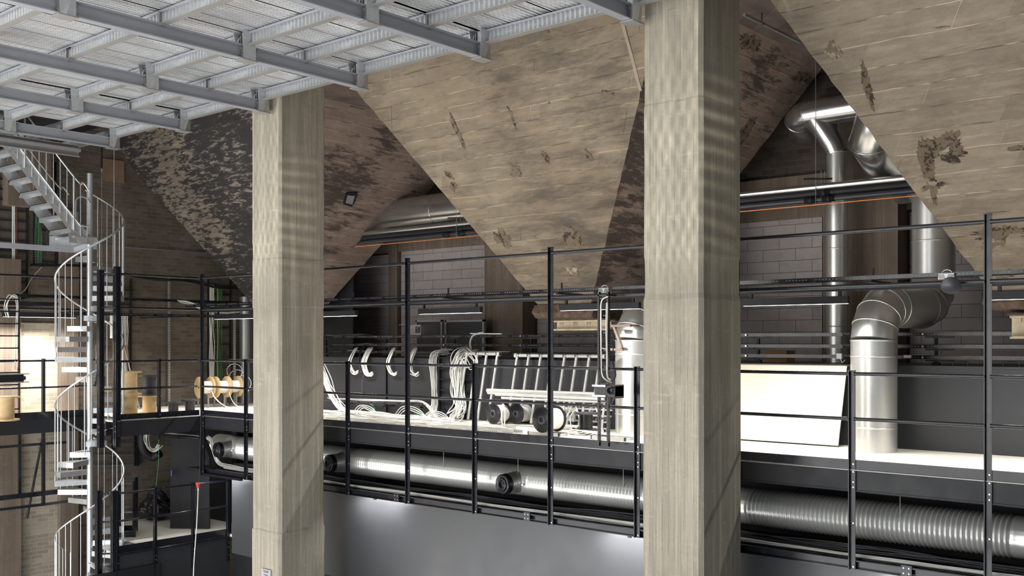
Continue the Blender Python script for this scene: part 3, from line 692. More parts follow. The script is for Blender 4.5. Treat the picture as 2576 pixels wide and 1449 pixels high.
# braced black truss under that walkway
tr = thing('walkway_truss', 'black braced steel truss hanging below the narrow end walkway', 'truss', (XF, 9, -1.8))
m = MB(); m.bar((XF, 6, -1.5), (XF, 9.9, -1.5), .05, .09); m.bar((XF, 6, -1.72), (XF, 9.9, -1.72), .05, .05); m.build('bottom_chord', M['black'], tr)
m = MB(); m.bar((XF, 6, -.52), (XF, 9.9, -.52), .05, .05); m.build('top_chord', M['black'], tr)
yb = onX(66, 1215, XF).y; yt = onX(105, 1075, XF).y
m = MB(); m.bar((XF+.03, yb, -1.95), (XF+.03, yt, -.4), .02, .07, (1, 0, 0)); m.build('diagonal_brace', M['black'], tr)
m = MB(); m.bar((XF-.3, yb, -1.5), (XF-.3, yb, -.3), .05, .05); m.build('hanger', M['black'], tr)
# lower landing rail (fixed along the landing edge)
g = thing('guardrail', 'black steel guardrail of the lower landing beside the dark door', 'railing', (XS, 11, ZL-.5))
ys2 = [9.92, onX(388, 1300, XS).y, onX(483, 1300, XS).y, onX(571, 1300, XS).y]
for i, y in enumerate(ys2): post_mesh(g, XS+.05, y, ZL-.55, ZL+1.16, 'y', (ZL-.18, ZL-.26, ZL-.42) if i else (ZL-.2,))
rail_run(g, [(XS+.05, y) for y in ys2], (ZL+1.127, ZL+.60, ZL-.04), 'y')
m = MB(); m.bb(XS+.03, XS+.038, ys2[0], ys2[-1], ZL-.02, ZL+.12); m.build('toe_board', M['black'], g)
sp2 = thing('stair_stanchion', 'pair of short black channel stanchions where the spiral stair meets the lower landing', 'post', (XS, 9.8, ZL-.7))
for x, y, zt in ((XS+.03, 9.86, ZL+1.18), (XS-.10, 9.62, ZL+1.2)):
    m = MB(); m.bb(x-.05, x+.05, y-.05, y-.04, ZL-.7, zt); m.bb(x-.05, x+.05, y+.04, y+.05, ZL-.7, zt); m.bb(x-.005, x+.005, y-.05, y+.05, ZL-.7, zt); m.build('channel_post', M['black'], sp2)
for z in (ZL+1.127, ZL+.6, ZL): m = MB(); m.tube([(XS-.10, 9.66, z), (XS+.03, 9.82, z)], .018, 10); m.build('spacer_rail', M['black'], sp2)
# ================================================================== LINEAR LAMPS
def lamp(name, c, L, ax, label, power=62):
    r = thing(name, label, 'lamp', c, 'black linear work lamps')
    d = Vector((1, 0, 0)) if ax == 'x' else Vector((0, 1, 0)); c = Vector(c)
    m = MB(); m.bar(c-d*L/2+Vector((0, 0, .05)), c+d*L/2+Vector((0, 0, .052)), .075, .10); m.build('housing', M['black_dull'], r)
    m = MB(); m.bar(c-d*(L/2-.015)+Vector((0, 0, .001)), c+d*(L/2-.015)+Vector((0, 0, .001)), .05, .004); m.build('diffuser', M['lamp'], r)
    for s_ in (-1, 1):
        m = MB(); p = c+d*s_*(L/2-.12); m.bb(p.x-.02, p.x+.02, p.y-.015, p.y+.015, c.z+.10, c.z+.165); m.build('bracket', M['black_dull'], r)
    l = bpy.data.lights.new('linear_lamp_light', 'AREA'); l.shape = 'RECTANGLE'; l.size = L-.04; l.size_y = .05; l.energy = power; l.spread = 2.5; l.color = (1, .985, .95)
    o = bpy.data.objects.new('linear_lamp_light', l); COL.objects.link(o); o.location = c-Vector((0, 0, .004)); o.rotation_euler = (0, 0, 0 if ax == 'x' else PI/2)
    return r
YLAMP = 13.05
labs = ['linear lamp left of the farther pillar', 'linear lamp just right of the farther pillar', 'linear lamp under the grey carton and dark panels', 'linear lamp under the middle hopper outlet', 'linear lamp right of the nearer pillar', 'linear lamp at the right edge under the pale hopper']
for i, t0 in enumerate((1.5235, 1.275, 1.0265, .7785, .5297, .2810)):
    L = .1165*YLAMP; x0 = -t0*YLAMP
    lamp('linear_lamp', (x0+L/2, YLAMP, 2.0), L, 'x', 'slim black '+labs[i])
for i, (ya, yb) in enumerate(((8.9, 10.4), (6.9, 8.4))):
    lamp('linear_lamp', (-20.95, (ya+yb)/2, 2.0), yb-ya, 'y', 'slim black linear lamp over the end walkway, %s' % ('beside the spiral stair' if i == 0 else 'at the left edge'), 100)
# carrying channels of the lamps and perforated cable channel
def perf(m, p, q, w, h, step=.1, mat=None):
    m.bar(p, q, w, h)
r = thing('lamp_track', 'black steel track carrying the row of linear lamps over the gallery', 'track', (-10, YLAMP, 2.16))
m = MB(); m.bar((-20.4, YLAMP, 2.19), (0.8, YLAMP, 2.19), .05, .05); m.build('channel', M['black_dull'], r)
r2 = thing('cable_tray', 'black perforated cable tray running beside the lamp track overhead', 'cable tray', (-10, 12.6, 2.27))
def tray(r, p, q, w, h, slots=True, mat='black', smat=None, step=.25):
    """ladder style tray p-q (centre bottom): two perforated side flanges, rungs"""
    p, q = Vector(p), Vector(q); d = (q-p).normalized(); up = Vector((0, 0, 1)); s_ = d.cross(up).normalized()
    for k in (-1, 1):
        m = MB(); a = p+s_*k*w/2; b = q+s_*k*w/2; m.bar(a+up*h*.5, b+up*h*.5, .004, h)
        m.bar(a+up*.002-s_*k*.01, b+up*.002-s_*k*.01, .02, .004); f = m.build('side_flange', M[mat], r)
        if slots:
            L = (q-p).length; n = int(L/.045); ml = MB()
            for i in range(n):
                if i % 9 > 6: continue
                c = a+d*(i+.5)*.045+up*h*.5; ml.bar(c-d*.012, c+d*.012, .0052, h*.22)
            ml.build('slot_row', smat or M['slot'], f)['kind'] = 'stuff'
    L = (q-p).length; n = max(1, int(L/step))
    m = MB()
    for i in range(n+1):
        c = p+d*(L*i/n)+up*.01; m.bar(c-s_*w/2, c+s_*w/2, .03, .012)
    m.build('rungs', M[mat], r)['kind'] = 'stuff'
M['slot'] = plain('tray_slot_shine', (120, 120, 124), .5)
M['slotd'] = plain('tray_slot_dark', (14, 14, 18), .6)
tray(r2, (-20.2, 12.62, 2.27), (.8, 12.62, 2.27), .22, .05)
for i in range(9):
    x = -19.6+i*2.45; m = MB(); m.bar((x, 12.5, 2.25), (x, 13.15, 2.25), .04, .03); m.bar((x, 12.62, 2.25), (x, 12.62, 2.42), .02, .02); m.build('hanger', M['black_dull'], r2)
# ================================================================== BIG RIBBED SPIRAL DUCT
DY, DZ, DR = 12.4, -.68, .235
r = thing('spiral_duct', 'large ribbed galvanised ventilation duct with black jet nozzles under the gallery', 'duct', (-10, DY, DZ-DR))
noz = [onY(px, 1150, DY-.42).x for px in (545, 825, 1260)]+[onY(1260, 1150, DY-.42).x+3.7, onY(1260, 1150, DY-.42).x+7.4]
x = -18.75; prof = []; pitch = .058; xe = 1.0
prof.append((0, DR*.2)); prof.append((.001, DR))
while x < xe:
    near = min(abs(x-(n_+.12)) for n_ in noz)
    a = x+18.75
    if near < .24: prof.append((a+.01, DR+.003)); prof.append((a+.05, DR+.003))
    else: prof += [(a+.002, DR-.004), (a+.006, DR+.002), (a+.014, DR+.012), (a+.022, DR+.012), (a+.030, DR+.002), (a+.050, DR+.001), (a+.054, DR-.004)]
    x += pitch
m = MB(); m.lathe(prof, (-18.75, DY, DZ), (1, 0, 0), 40); m.build('ribbed_tube', M['spiral'], r)
for n_ in noz[:3]:
    # branch saddle + collar + nozzle pointing out and slightly to the left/down
    ax = Vector((-.12, -1, -.04)).normalized(); p0 = Vector((n_+.13, DY-.05, DZ))
    m = MB(); m.lathe([(.0, .175), (.22, .16), (.25, .152), (.256, .158), (.262, .152), (.285, .152), (.291, .158), (.297, .152), (.318, .152), (.324, .158), (.33, .152), (.35, .152)], p0, ax, 32)
    c = m.build('nozzle_collar', M['galv'], r)
    m = MB(); m.lathe([(.33, .150), (.345, .158), (.42, .155), (.44, .145), (.445, .120), (.43, .112), (.435, .108), (.455, .104), (.465, .088), (.45, .080), (.45, .070), (.47, .066), (.475, .052), (.455, .046), (.40, .040), (.40, .0)], p0, ax, 32)
    m.build('jet_nozzle', M['plastic'], r)
    m = MB(); q = p0+ax*.16+Vector((.165, 0, -.02)); m.cyl(q, q+Vector((.03, -.06, 0)), .018, 12); m.cyl(q-Vector((.03, 0, 0)), q, .008, 8); m.build('damper_knob', M['galvdk'], r)
for px in (1113, 1565, 2262, 1300, 1700):
    x = onY(px, 1150, DY-.25).x
    m = MB(); m.cyl((x, DY-.22, -.26), (x, DY-.22, DZ-.02), .004, 6)
    m.build('hanger_wire', M['galvdk'], r)
# cables lying on the shelf below the duct
r = thing('cable_tray', 'black perforated cable tray full of white cables below the ribbed duct', 'cable tray', (-9, 11.93, -1.1))
tray(r, (-18.2, 11.93, -1.10), (.9, 11.93, -1.10), .16, .05, True, 'black', M['slotd'])
def bundle(name, lab, cat, pts, n, spread, rad, mat, group=None, seed=1, parent=None, kn=None, flat=False, sm=7):
    rnd = random.Random(seed); P = smooth(pts, sm) if len(pts) > 2 else wavy(pts[0], pts[1], 0, 12); m = MB()
    for i in range(n):
        a = rnd.uniform(0, 2*PI); rr = spread*math.sqrt(rnd.random()); ph = rnd.uniform(0, 50)
        off = Vector((math.cos(a)*rr, math.sin(a)*rr*(1 if not flat else .4), math.sin(a*1.7+1)*rr*(.8 if not flat else .35)))
        q = []
        for k, p in enumerate(P):
            w = Vector((noise.noise(Vector((k*.10, ph, 0))), noise.noise(Vector((k*.10, ph, 7))), noise.noise(Vector((k*.10, ph, 3)))))*spread*.7
            q.append(p+off+w)
        m.tube(q, rad, 5)
    o = m.build(name, M[mat], parent, None if parent is not None else pts[0])
    if parent is None: tag(o, lab, cat, group)
    return o
pts = [Vector((x, 11.95+.02*math.sin(x*2), -1.045)) for x in [-17.9+.6*i for i in range(31)]]
bundle('white_cable_bundle', 'long bundle of white cables in the tray below the ribbed duct', 'cables', pts, 9, .045, .009, 'white', None, 3, None, None, True, 3)
pts = [Vector((x, 12.2+.03*math.sin(x*1.3), -1.02)) for x in [-17.9+.6*i for i in range(31)]]
bundle('black_cable_bundle', 'loose black cables lying behind the white ones below the ribbed duct', 'cables', pts, 10, .11, .010, 'plastic_grey', None, 5, None, None, True, 3)
bundle('white_cable_bundle', 'white cables dropping down beside the left end of the ribbed duct', 'cables', [onY(520, 1100, 12.0), onY(530, 1110, 12.0), onY(538, 1140, 12.0), onY(552, 1168, 12.0), onY(590, 1178, 12.0), onY(640, 1186, 12.0)], 9, .05, .009, 'white', None, 8)
bundle('black_cable_bundle', 'thin dark cables curling under the left end of the ribbed duct', 'cables', [onY(560, 1150, 12.3), onY(575, 1170, 12.3), onY(600, 1180, 12.3), onY(635, 1172, 12.3)], 8, .05, .008, 'plastic_grey', None, 11)
# channel frame closing the recess at its left end
r = thing('recess_frame', 'black channel frame closing the duct recess at the gallery corner', 'frame', (pxs[0], YR, -1.2))
m = MB(); m.bb(pxs[0]-.08, pxs[0]-.03, YR, YR+.08, -1.2, -.25); m.build('upright', M['black'], r)
m = MB(); m.bar((pxs[0]-.05, YR+.03, -1.18), (-17.0, YR+.03, -1.18), .06, .05); m.build('sill', M['black'], r)
m = MB(); m.bar(onY(505, 1090, 12.0), onY(545, 1175, 12.0), .012, .12, (0, 1, 0)); m.build('slanting_tray', M['black_dull'], r)
# downlights hidden below the gallery edge washing the dark wall
for i, px in enumerate((560, 950, 1590, 2330)):
    x = onY(px, 1300, 11.9).x
    r = thing('wall_downlight', 'small black downlight under the gallery edge above the wall glow %s' % ['left of the farther pillar', 'right of the farther pillar', 'beside the nearer pillar', 'at bottom right'][i], 'lamp', (x, 11.84, -1.19))
    m = MB(); m.cyl((x, 11.84, -1.17), (x, 11.84, -1.205), .03, 14); m.build('housing', M['black_dull'], r)
    l = bpy.data.lights.new('downlight', 'AREA'); l.shape = 'RECTANGLE'; l.size = 1.1; l.size_y = .05; l.energy = 17
    o = bpy.data.objects.new('downlight', l); COL.objects.link(o); o.location = (x, 11.72, -1.23); o.rotation_euler = (math.radians(28), 0, 0)
# ================================================================== DUCTS AND PIPES BEHIND
def elbow(c0, d0, d1, R, r, n=5):
    """points of a segmented bend from direction d0 to d1 starting at c0"""
    d0 = Vector(d0).normalized(); d1 = Vector(d1).normalized(); ctr = Vector(c0)+d1*R; out = []
    for i in range(n+1):
        a = PI/2*i/n; out.append(ctr-d1*R*math.cos(a)+d0*R*math.sin(a))
    return out
def seams(m, pts, r, w=.006):
    pass
def duct(m, pts, r, n=28, seam=None):
    m.tube(pts, r, n)
    for i in (seam or []):
        p = Vector(pts[i]); a = Vector(pts[max(i-1, 0)]); b = Vector(pts[min(i+1, len(pts)-1)]); t_ = (b-a).normalized()
        rr = r[i] if isinstance(r, list) else r
        m.lathe([(-.012, rr*.99), (-.008, rr+.007), (.008, rr+.007), (.012, rr*.99)], p, t_, n)
def big_duct(x, lab):
    r = thing('round_duct', lab, 'duct', (x, 13.95, 0), 'large round ducts rising from the gallery floor'); R = .305
    m = MB(); duct(m, [(x, 13.95, 0), (x, 13.95, .33), (x, 13.95, 1.30), (x, 13.95, 1.52)], R, 36, [1, 2, 3]); m.build('riser', M['galv'], r)
    e = elbow((x, 13.95, 1.52), (0, 0, 1), (.12, 1, 0), .48, R, 4)
    m = MB(); duct(m, e, R, 36, [1, 2, 3, 4]); m.build('elbow', M['galv'], r)
    q = e[-1]; m = MB(); pts = [q, q+Vector((.10, .9, 0))]; duct(m, pts, R, 36, [1]); m.build('cross_piece', M['galv'], r)
    q2 = pts[-1]; m = MB(); e2 = elbow(q2, (.12, 1, 0), (0, 0, 1), .42, R, 3); duct(m, e2, R, 36, [0, 1, 2, 3]); m.build('rear_elbow', M['galv'], r)
    q3 = e2[-1]; m = MB(); duct(m, [q3, (q3.x, q3.y, 3.0), (q3.x, q3.y, 3.15), (q3.x, q3.y, 4.1)], R, 36, [1, 3]); m.build('rear_riser', M['galv'], r)
    return r, q3
xd = onY(2198, 1000, 13.95).x
bd1, q3 = big_duct(xd, 'big round galvanised duct with elbow, right of the leaning plywood sheet')
xd2 = onY(1595, 1000, 13.95).x
bd2 = dup(bd1, (xd2-xd, 0, 0), 'big round galvanised duct with elbow, partly hidden behind the nearer pillar')
# upper big duct: leans out of the riser and climbs to the right behind the pale hopper
r = thing('round_duct', 'fat shiny duct bending up behind the pale hopper at upper right', 'duct', q3+Vector((0, 0, 2)), None); R = .36
pa = onD(2262, 430, 16.1); pb = onD(2195, 372, 15.9); pc = onD(2180, 340, 15.6); pd_ = onD(2260, 210, 15.2)
P_ = [onD(2296, 480, 16.0), onD(2268, 432, 15.85), onD(2222, 396, 15.6), onD(2192, 352, 15.3), onD(2212, 300, 15.1), onD(2250, 230, 14.9), onD(2300, 150, 14.7)]
m = MB(); duct(m, P_[:3], .31, 36, [1, 2]); m.build('lower_bend', M['galvsm'], r)
m = MB(); duct(m, P_[2:5], .335, 36, [1]); m.build('middle_bend', M['galvsm'], r)
m = MB(); duct(m, P_[4:], .36, 36, [0]); m.build('upper_run', M['galvsm'], r)
# slim riser with horizontal header
xs_ = onY(2106, 600, 16.0).x; rs = .165
r = thing('round_duct', 'slim vertical zinc duct left of the concrete wall column, with header pipe', 'duct', (xs_, 16.0, 1.2))
m = MB(); duct(m, [(xs_, 16.0, 1.0), (xs_, 16.0, 1.75), (xs_, 16.0, 3.0), (xs_, 16.0, 4.1), (xs_, 16.0, 4.55)], rs, 28, [1, 2, 4]); m.build('riser', M['galv'], r)
hz = onY(2090, 278, 15.9).z; hx0 = onY(2030, 285, 15.9).x
m = MB(); duct(m, [(hx0, 15.9, hz), (hx0+2.6, 15.9, hz)], .22, 32, [0]); m.build('header', M['galvsm'], r)
m = MB(); duct(m, [(hx0+.02, 15.9, hz), (hx0-.10, 15.92, hz-.02), (hx0-.20, 16.02, hz-.05), (hx0-.25, 16.2, hz-.10), (hx0-.25, 16.6, hz-.16)], .22, 32, [0, 2]); m.build('header_elbow', M['galvsm'], r)
m = MB(); duct(m, [(xs_, 16.0, 4.55), (xs_-.05, 15.97, 4.68), (hx0+.1, 15.9, hz-.02)], [rs, rs+.01, .19], 28, [0]); m.build('wye', M['galvsm'], r)
# horizontal fat duct in the gap between left and middle hopper
z0 = onY(1095, 530, 15.8).z
r = thing('round_duct', 'fat shiny horizontal duct in the gap between the sooty and brown hoppers', 'duct', (-14, 15.8, z0-.36))
m = MB(); duct(m, [(-18, 15.8, z0), (onY(1078, 520, 15.45).x, 15.8, z0), (-9.6, 15.8, z0)], .36, 44, [1]); m.build('duct_body', M['galvsm'], r)
# long pipes along the back
def pipe(lab, y, px, py, rad, mat, couplings=()):
    z = onY(px, py, y).z; r = thing('long_pipe', lab, 'pipe', (-9, y, z-rad)); m = MB(); m.tube([(XE+.02, y, z), (2, y, z)], rad, 14); m.build('pipe_body', M[mat], r)
    for cx in couplings:
        x = onY(cx, py, y).x; m = MB(); m.lathe([(-.10, rad), (-.10, rad*1.18), (-.03, rad*1.18), (-.03, rad*1.3), (.03, rad*1.3), (.03, rad*1.18), (.10, rad*1.18), (.10, rad)], (x, y, z), (1, 0, 0), 18); m.build('coupling', M['black_dull'], r)
    return z
zp1 = pipe('shiny steel pipe running level in front of the back wall, topmost of the four pipes', 15.2, 2000, 476, .050, 'galvsm')
pipe('thick black pipe directly under the shiny steel pipe at the back wall', 15.25, 2000, 492, .058, 'black_dull', (1160, 2075))
pipe('thinner dark grey pipe under the thick black pipe at the back wall', 15.2, 2000, 508, .040, 'plastic_grey', (1125, 1164, 2040, 2085))
zp4 = pipe('thin copper-orange pipe, lowest of the four level pipes at the back wall', 15.15, 2000, 520, .009, 'orange')
for px, lab in ((1148, 'between the left hoppers'), (2052, 'right of the nearer pillar')):
    x = onY(px, 500, 15.15).x
    r = thing('pipe_hanger', 'thin threaded rod hanger holding the back pipes, %s' % lab, 'hanger', (x, 15.15, zp4))
    for dx, dy, zb in ((0, 0, zp4-.01), (.06, .06, zp4+.1), (.1, .1, zp4+.14)):
        m = MB(); m.cyl((x+dx, 15.15+dy, zb), (x+dx, 15.15+dy, 6.165 if dx == 0 else zp1+.25), .005, 6); m.build('rod', M['galvdk'], r)
    m = MB(); m.bar((x-.15, 15.05, zp1+.12), (x+.2, 15.3, zp1+.12), .03, .025); m.build('cross_bar', M['black_dull'], r)
# thin conduit in the valley right of the nearer pillar and short rod on the sooty hopper
r = thing('conduit', 'grey conduit under the rough soffit right of the nearer pillar', 'conduit', onZ(1872, 37, 6.02))
a, b = onZ(1872, 37, 6.02), onZ(2012, 106, 6.02); m = MB(); m.tube([a, b], .022, 10); m.build('tube', M['galvdk'], r)
c = a.lerp(b, .3); m = MB(); m.cyl(c, (c.x, c.y, ZT), .008, 6); m.lathe([(-.01, .03), (.01, .03)], c, b-a, 12); m.build('clip', M['black_dull'], r)
p, n_ = onface(BA, TA, 876, 264, 1); q, n2 = onface(BA, TA, 914, 273, 1)
m = MB(); m.tube([p+n_*.05, q+n_*.05], .012, 8); tag(m.build('short_rod', M['galvdk'], None, p), 'short pale rod fixed to the sooty hopper beside its inspection opening', 'rod')
# ================================================================== SPIRAL STAIR
SX, SY = -19.4, 9.91; RS = .63
sp = thing('spiral_stair', 'galvanised steel spiral stair with round central post at the left', 'staircase', (SX, SY, -6))
m = MB(); m.tube([(SX, SY, -6), (SX, SY, 4.78)], .056, 28); m.tube([(SX, SY, 4.78), (SX, SY, 4.80)], .058, 28)
for k in range(-34, 19):
    z = k*.2-.015; m.lathe([(-.004, .055), (0, .062), (.004, .055)], (SX, SY, z), (0, 0, 1), 24)
m.build('central_post', M['galvst'], sp)
E0 = math.atan2(CA*0+SA, CA)     # direction to the right in the photo
def ang(k): return A_ + (k*math.radians(30) if k > 0 else k*math.radians(28.2))
def rp(a, r, z): return Vector((SX+math.cos(a)*r, SY+math.sin(a)*r, z))
RISE = .20
for k in range(-20, 17):
    z = k*RISE; a0 = ang(k)-.30; a1 = ang(k)+.30; m = MB()
    n = 5; top = [rp(a0+(a1-a0)*i/n, RS, z) for i in range(n+1)]; inn = [rp(a0+.0, .055, z), rp(a1, .055, z)]
    vs = top+[inn[1], inn[0]]; q = len(vs); low = [Vector((p.x, p.y, z-.012)) for p in vs]
    m.add(vs+low, [tuple(range(q)), tuple(range(q, 2*q))[::-1]]+[(i, (i+1) % q, q+(i+1) % q, q+i) for i in range(q)])
    for a in (a0, a1): m.bar(rp(a, .055, z-.05), rp(a, RS, z-.05), .006, .10)
    for i in range(n): m.bar(top[i]-Vector((0, 0, .05)), top[i+1]-Vector((0, 0, .05)), .006, .10)
    m.build('tread', M['galvst'], sp)
    # balusters : two per tread
    for da in ((-.15, .15) if k % 2 else (-.15, .15)):
        a = ang(k)+da; b0 = rp(a, RS-.005, z-.06); zt = (k+da/math.radians(29))*RISE+1.36; m = MB()
        m.tube([b0, rp(a, RS-.005, zt)], .0085 if da < 0 or k % 3 else .014, 7); m.build('baluster', M['galvst'], sp)
pts = []
for i in range(-20*4, 16*4+1):
    k = i/4; pts.append(rp(ang(k) if k > 0 else ang(k), RS-.005, k*RISE+1.36))
m = MB(); m.tube(pts, .019, 10); m.build('handrail', M['galvst'], sp)
# curled rail ends at the two landings
for z in (0, ZL):
    m = MB(); m.prism([(SX+.05, SY+.12), (SX+.60, SY+.10), (-18.76, 9.95), (-18.76, 10.61), (SX+.05, 10.61)], z-.05, z-.002); m.build('landing_plate', M['galvst'], sp)
# ---- straight flight rising from the top landing
fl = thing('straight_stair', 'galvanised straight stair flight climbing left from the spiral stair top', 'staircase', (SX, SY, 3.2))
FX = -19.62; za, zb_ = 3.55, 6.0; ya, yb2 = 9.62, 7.5
m = MB(); m.prism([(FX-.40, 9.5), (FX+.42, 9.5), (SX+.20, SY+.05), (SX-.3, SY+.35)], 3.50, 3.54); m.bar((FX+.40, 9.4, 3.50), (SX+.12, SY, 3.50), .01, .20); m.bar((FX-.40, 9.4, 3.48), (SX-.3, SY+.3, 3.45), .01, .20); m.build('landing', M['galvst'], fl)
for sx in (FX+.38, FX-.38):
    m = MB(); m.prof((sx-.006, 0, 0), (sx+.006, 0, 0), [(0, 0)], (0, 0, 1)) if False else None
    pl = [(sx, ya+.15, za-.14), (sx, ya+.15, za+.08), (sx, yb2, zb_+.12), (sx, yb2, zb_-.14), (sx, ya, za-.14)]
    vs = [(x, y, z) for x, y, z in pl]+[(x+.01, y, z) for x, y, z in pl]; q = len(pl)
    m.add(vs, [tuple(range(q))[::-1], tuple(range(q, 2*q))]+[(i, (i+1) % q, q+(i+1) % q, q+i) for i in range(q)])
    st = m.build('stringer', M['galvst'], fl)
nst = 11
for i in range(nst):
    t_ = (i+.6)/nst; y = ya+(yb2-ya)*t_; z = za+(zb_-za)*t_; m = MB()
    m.bb(FX-.38, FX+.38, y-.12, y+.12, z-.01, z); m.bb(FX-.38, FX+.38, y+.105, y+.12, z-.06, z); m.bb(FX-.38, FX+.38, y-.12, y-.112, z-.05, z); m.bb(FX-.38, FX-.35, y-.12, y+.12, z-.09, z); m.build('tread', M['galvst'], fl)
    for dy in (-.05, .05): b = MB(); b.bolt((FX+.39, y+dy, z-.04), (1, 0, 0), .012, .012); b.build('bolt', M['galvdk'], fl)
for sx in (FX+.41, FX-.41):
    for h in (1.0, ) if sx < FX else (1.0, .22):
        m = MB(); m.tube(smooth([(sx, yb2, zb_+h), (sx, ya-.2, za+.2+h), (sx, ya+.05, za+.03+h if h > .5 else za+h-.02), (sx, ya+.18, za+(h-.12 if h > .5 else h-.02))], 6), .016, 8); m.build('rail', M['galvst'], fl)
    n = 17
    for i in range(n):
        t_ = i/n; y = ya+.14+(yb2-ya-.14)*t_; z = za+max(0, (zb_-za)*((y-ya)/(yb2-ya))); m = MB()
        m.tube([(sx, y, z-.05), (sx, y, z+.98)], .020 if i % 7 == 2 else .0085, 8); m.build('baluster', M['galvst'], fl)
m = MB(); m.tube([(SX+.06, SY+.0, 4.2)]+[(SX+.06, SY-.05-.13*(1-math.cos(a)), 4.22+.10*math.sin(a)) for a in [i*PI/8 for i in range(9)]]+[(SX+.06, SY-.31, 3.5)], .015, 8); m.build('loop_rail', M['galvst'], fl)
# grey strut crossing behind the flight
r = thing('support_beam', 'grey horizontal beam holding the stair head, running left from the post', 'beam', (SX, 7.5, 3.3))
m = MB(); m.bar((SX-.45, 5.5, 3.32), (SX-.45, SY+.2, 3.32), .06, .10); m.bar((SX-.45, SY-.1, 3.32), (SX, SY, 3.40), .05, .09); m.build('beam_profile', M['steeldark'], r)
# round white column behind flight
# ================================================================== END WALL ITEMS (plane X = XE)
def W(px, py, off=.06): return onX(px, py, XE+off)
def vladder(lab, pxa, pya, pyb, w, X, mat='black', rungs=.33, name='cable_ladder'):
    """vertical cable ladder on a wall plane X; px of its left rail"""
    a = onX(pxa, pya, X); b = onX(pxa, pyb, X); r = thing(name, lab, 'cable ladder', (X, a.y, b.z))
    for dy in (0, w): m = MB(); m.bb(X-.03, X+.03, a.y+dy-.012, a.y+dy+.012, b.z, a.z); m.build('side_rail', M[mat], r)
    m = MB(); z = b.z+.1
    while z < a.z: m.bb(X-.01, X+.012, a.y, a.y+w, z-.015, z+.015); z += rungs
    m.build('rungs', M[mat], r)['kind'] = 'stuff'
    return r, a, b
def wallbundle(lab, px0_, px1_, y0, y1, n, mat, off=.09, rad=.010, name='cable_bundle', wig=.012, X=XE):
    m = MB(); rnd = random.Random(int(px0_))
    for i in range(n):
        px = px0_+(px1_-px0_)*(i+.5)/n; a = onX(px, y0, X+off); b = onX(px, y1, X+off); P = wavy(a, b, wig*4, 14, 0, i*.7)
        m.tube(P, rad*rnd.uniform(.8, 1.15), 6)
    o = m.build(name, M[mat], None, onX((px0_+px1_)/2, y1, X+off)); return tag(o, lab, 'cables')
vladder('black cable ladder rising beside the green cables behind the stair flight', 86, 400, 668, .46, XE+.06, 'black_dull')
wallbundle('green cables strapped to the wall behind the straight stair flight', 88, 106, 380, 662, 5, 'green')
wallbundle('grey cables strapped beside the green ones behind the straight stair', 118, 128, 400, 640, 3, 'plastic_grey')
wallbundle('single pale cable run up the brick wall at the far left edge', 30, 38, 488, 790, 3, 'white', .08, .010, 'cable_bundle', .004)
o = MB(); o.tube([W(42, 300), W(42, 770)], .011, 8); tag(o.build('copper_pipe', M['copper'], None, W(42, 770)), 'slim brown copper pipe on the brick wall at far left', 'pipe')
for i, py in enumerate((488, 522, 552, 583, 612)):
    pass
r, a, b = vladder('black wide cable ladder on the wall at the far left edge, upper part', -14, 330, 745, .66, XE+.05, 'black_dull', .21)
wallbundle('grey cables running up the wall behind the tall stair stanchions', 305, 322, 795, 1000, 5, 'white', .09, .010, 'cable_bundle', .01)
vladder('black cable ladder behind the tall stair stanchions', 300, 700, 1000, .28, XE+.05, 'black_dull')
wallbundle('grey cables on the end wall right of the gallery corner post', 527, 539, 716, 950, 6, 'white', .09, .009, 'cable_bundle', .01)
wallbundle('green and grey cables on the end wall above the wooden cable reels', 545, 560, 716, 955, 7, 'green', .09, .009, 'cable_bundle', .01)
wallbundle('yellow earth cable among the green ones above the wooden reels', 547, 549, 720, 950, 1, 'yellow', .12, .009, 'cable_bundle', .01)
vladder('black cable ladder holding the green cables above the wooden reels', 524, 700, 960, .62, XE+.05, 'black_dull', .4)
# galvanised slotted uprights
for px, ya_, yb_, off, lab in ((425, 700, 1012, .1, 'slotted galvanised upright against the brick end wall'), (590, 800, 1020, 1.0, 'slotted galvanised upright right of the wooden reels')):
    a = onX(px, ya_, XE+off); b = onX(px, yb_, XE+off); r = thing('slotted_upright', lab, 'post', (a.x, a.y, 0))
    m = MB(); m.bb(a.x-.02, a.x+.02, a.y-.02, a.y+.02, 0, a.z); q = m.build('strut', M['galvst'], r)
    m = MB(); z = .1
    while z < a.z-.1: m.bb(a.x+.0201, a.x+.0215, a.y-.006, a.y+.006, z, z+.025); m.bb(a.x-.006, a.x+.006, a.y-.0215, a.y-.0201, z, z+.025); z += .06
    m.build('slots', M['slotd'], q)['kind'] = 'stuff'
# overhead trays at the end gallery
r = thing('cable_tray', 'black perforated tray crossing the brick end wall at lamp height', 'cable tray', (XE+1.0, 11.5, 2.05)); tray(r, (XE+1.2, 9.9, 2.06), (XE+1.2, 14.5, 2.06), .25, .05)
for y in (10.3, 12.3, 14.2): m = MB(); m.bar((XE, y, 2.05), (XE+1.35, y, 2.05), .03, .03); m.build('bracket', M['black_dull'], r)
r = thing('cable_tray', 'upper black cable tray crossing the brick end wall', 'cable tray', (XE+.6, 11.5, 2.35)); tray(r, (XE+.5, 9.2, 2.42), (XE+.5, 14.6, 2.42), .25, .05, False)
for y in (9.6, 11.6, 13.8): m = MB(); m.bar((XE, y, 2.41), (XE+.65, y, 2.41), .03, .03); m.build('bracket', M['black_dull'], r)
r = thing('cable_tray', 'black cable tray over the end walkway left of the spiral stair', 'cable tray', (XE+.8, 8, 2.25)); tray(r, (XE+.9, 5.5, 2.24), (XE+.9, 9.9, 2.24), .4, .06, False)
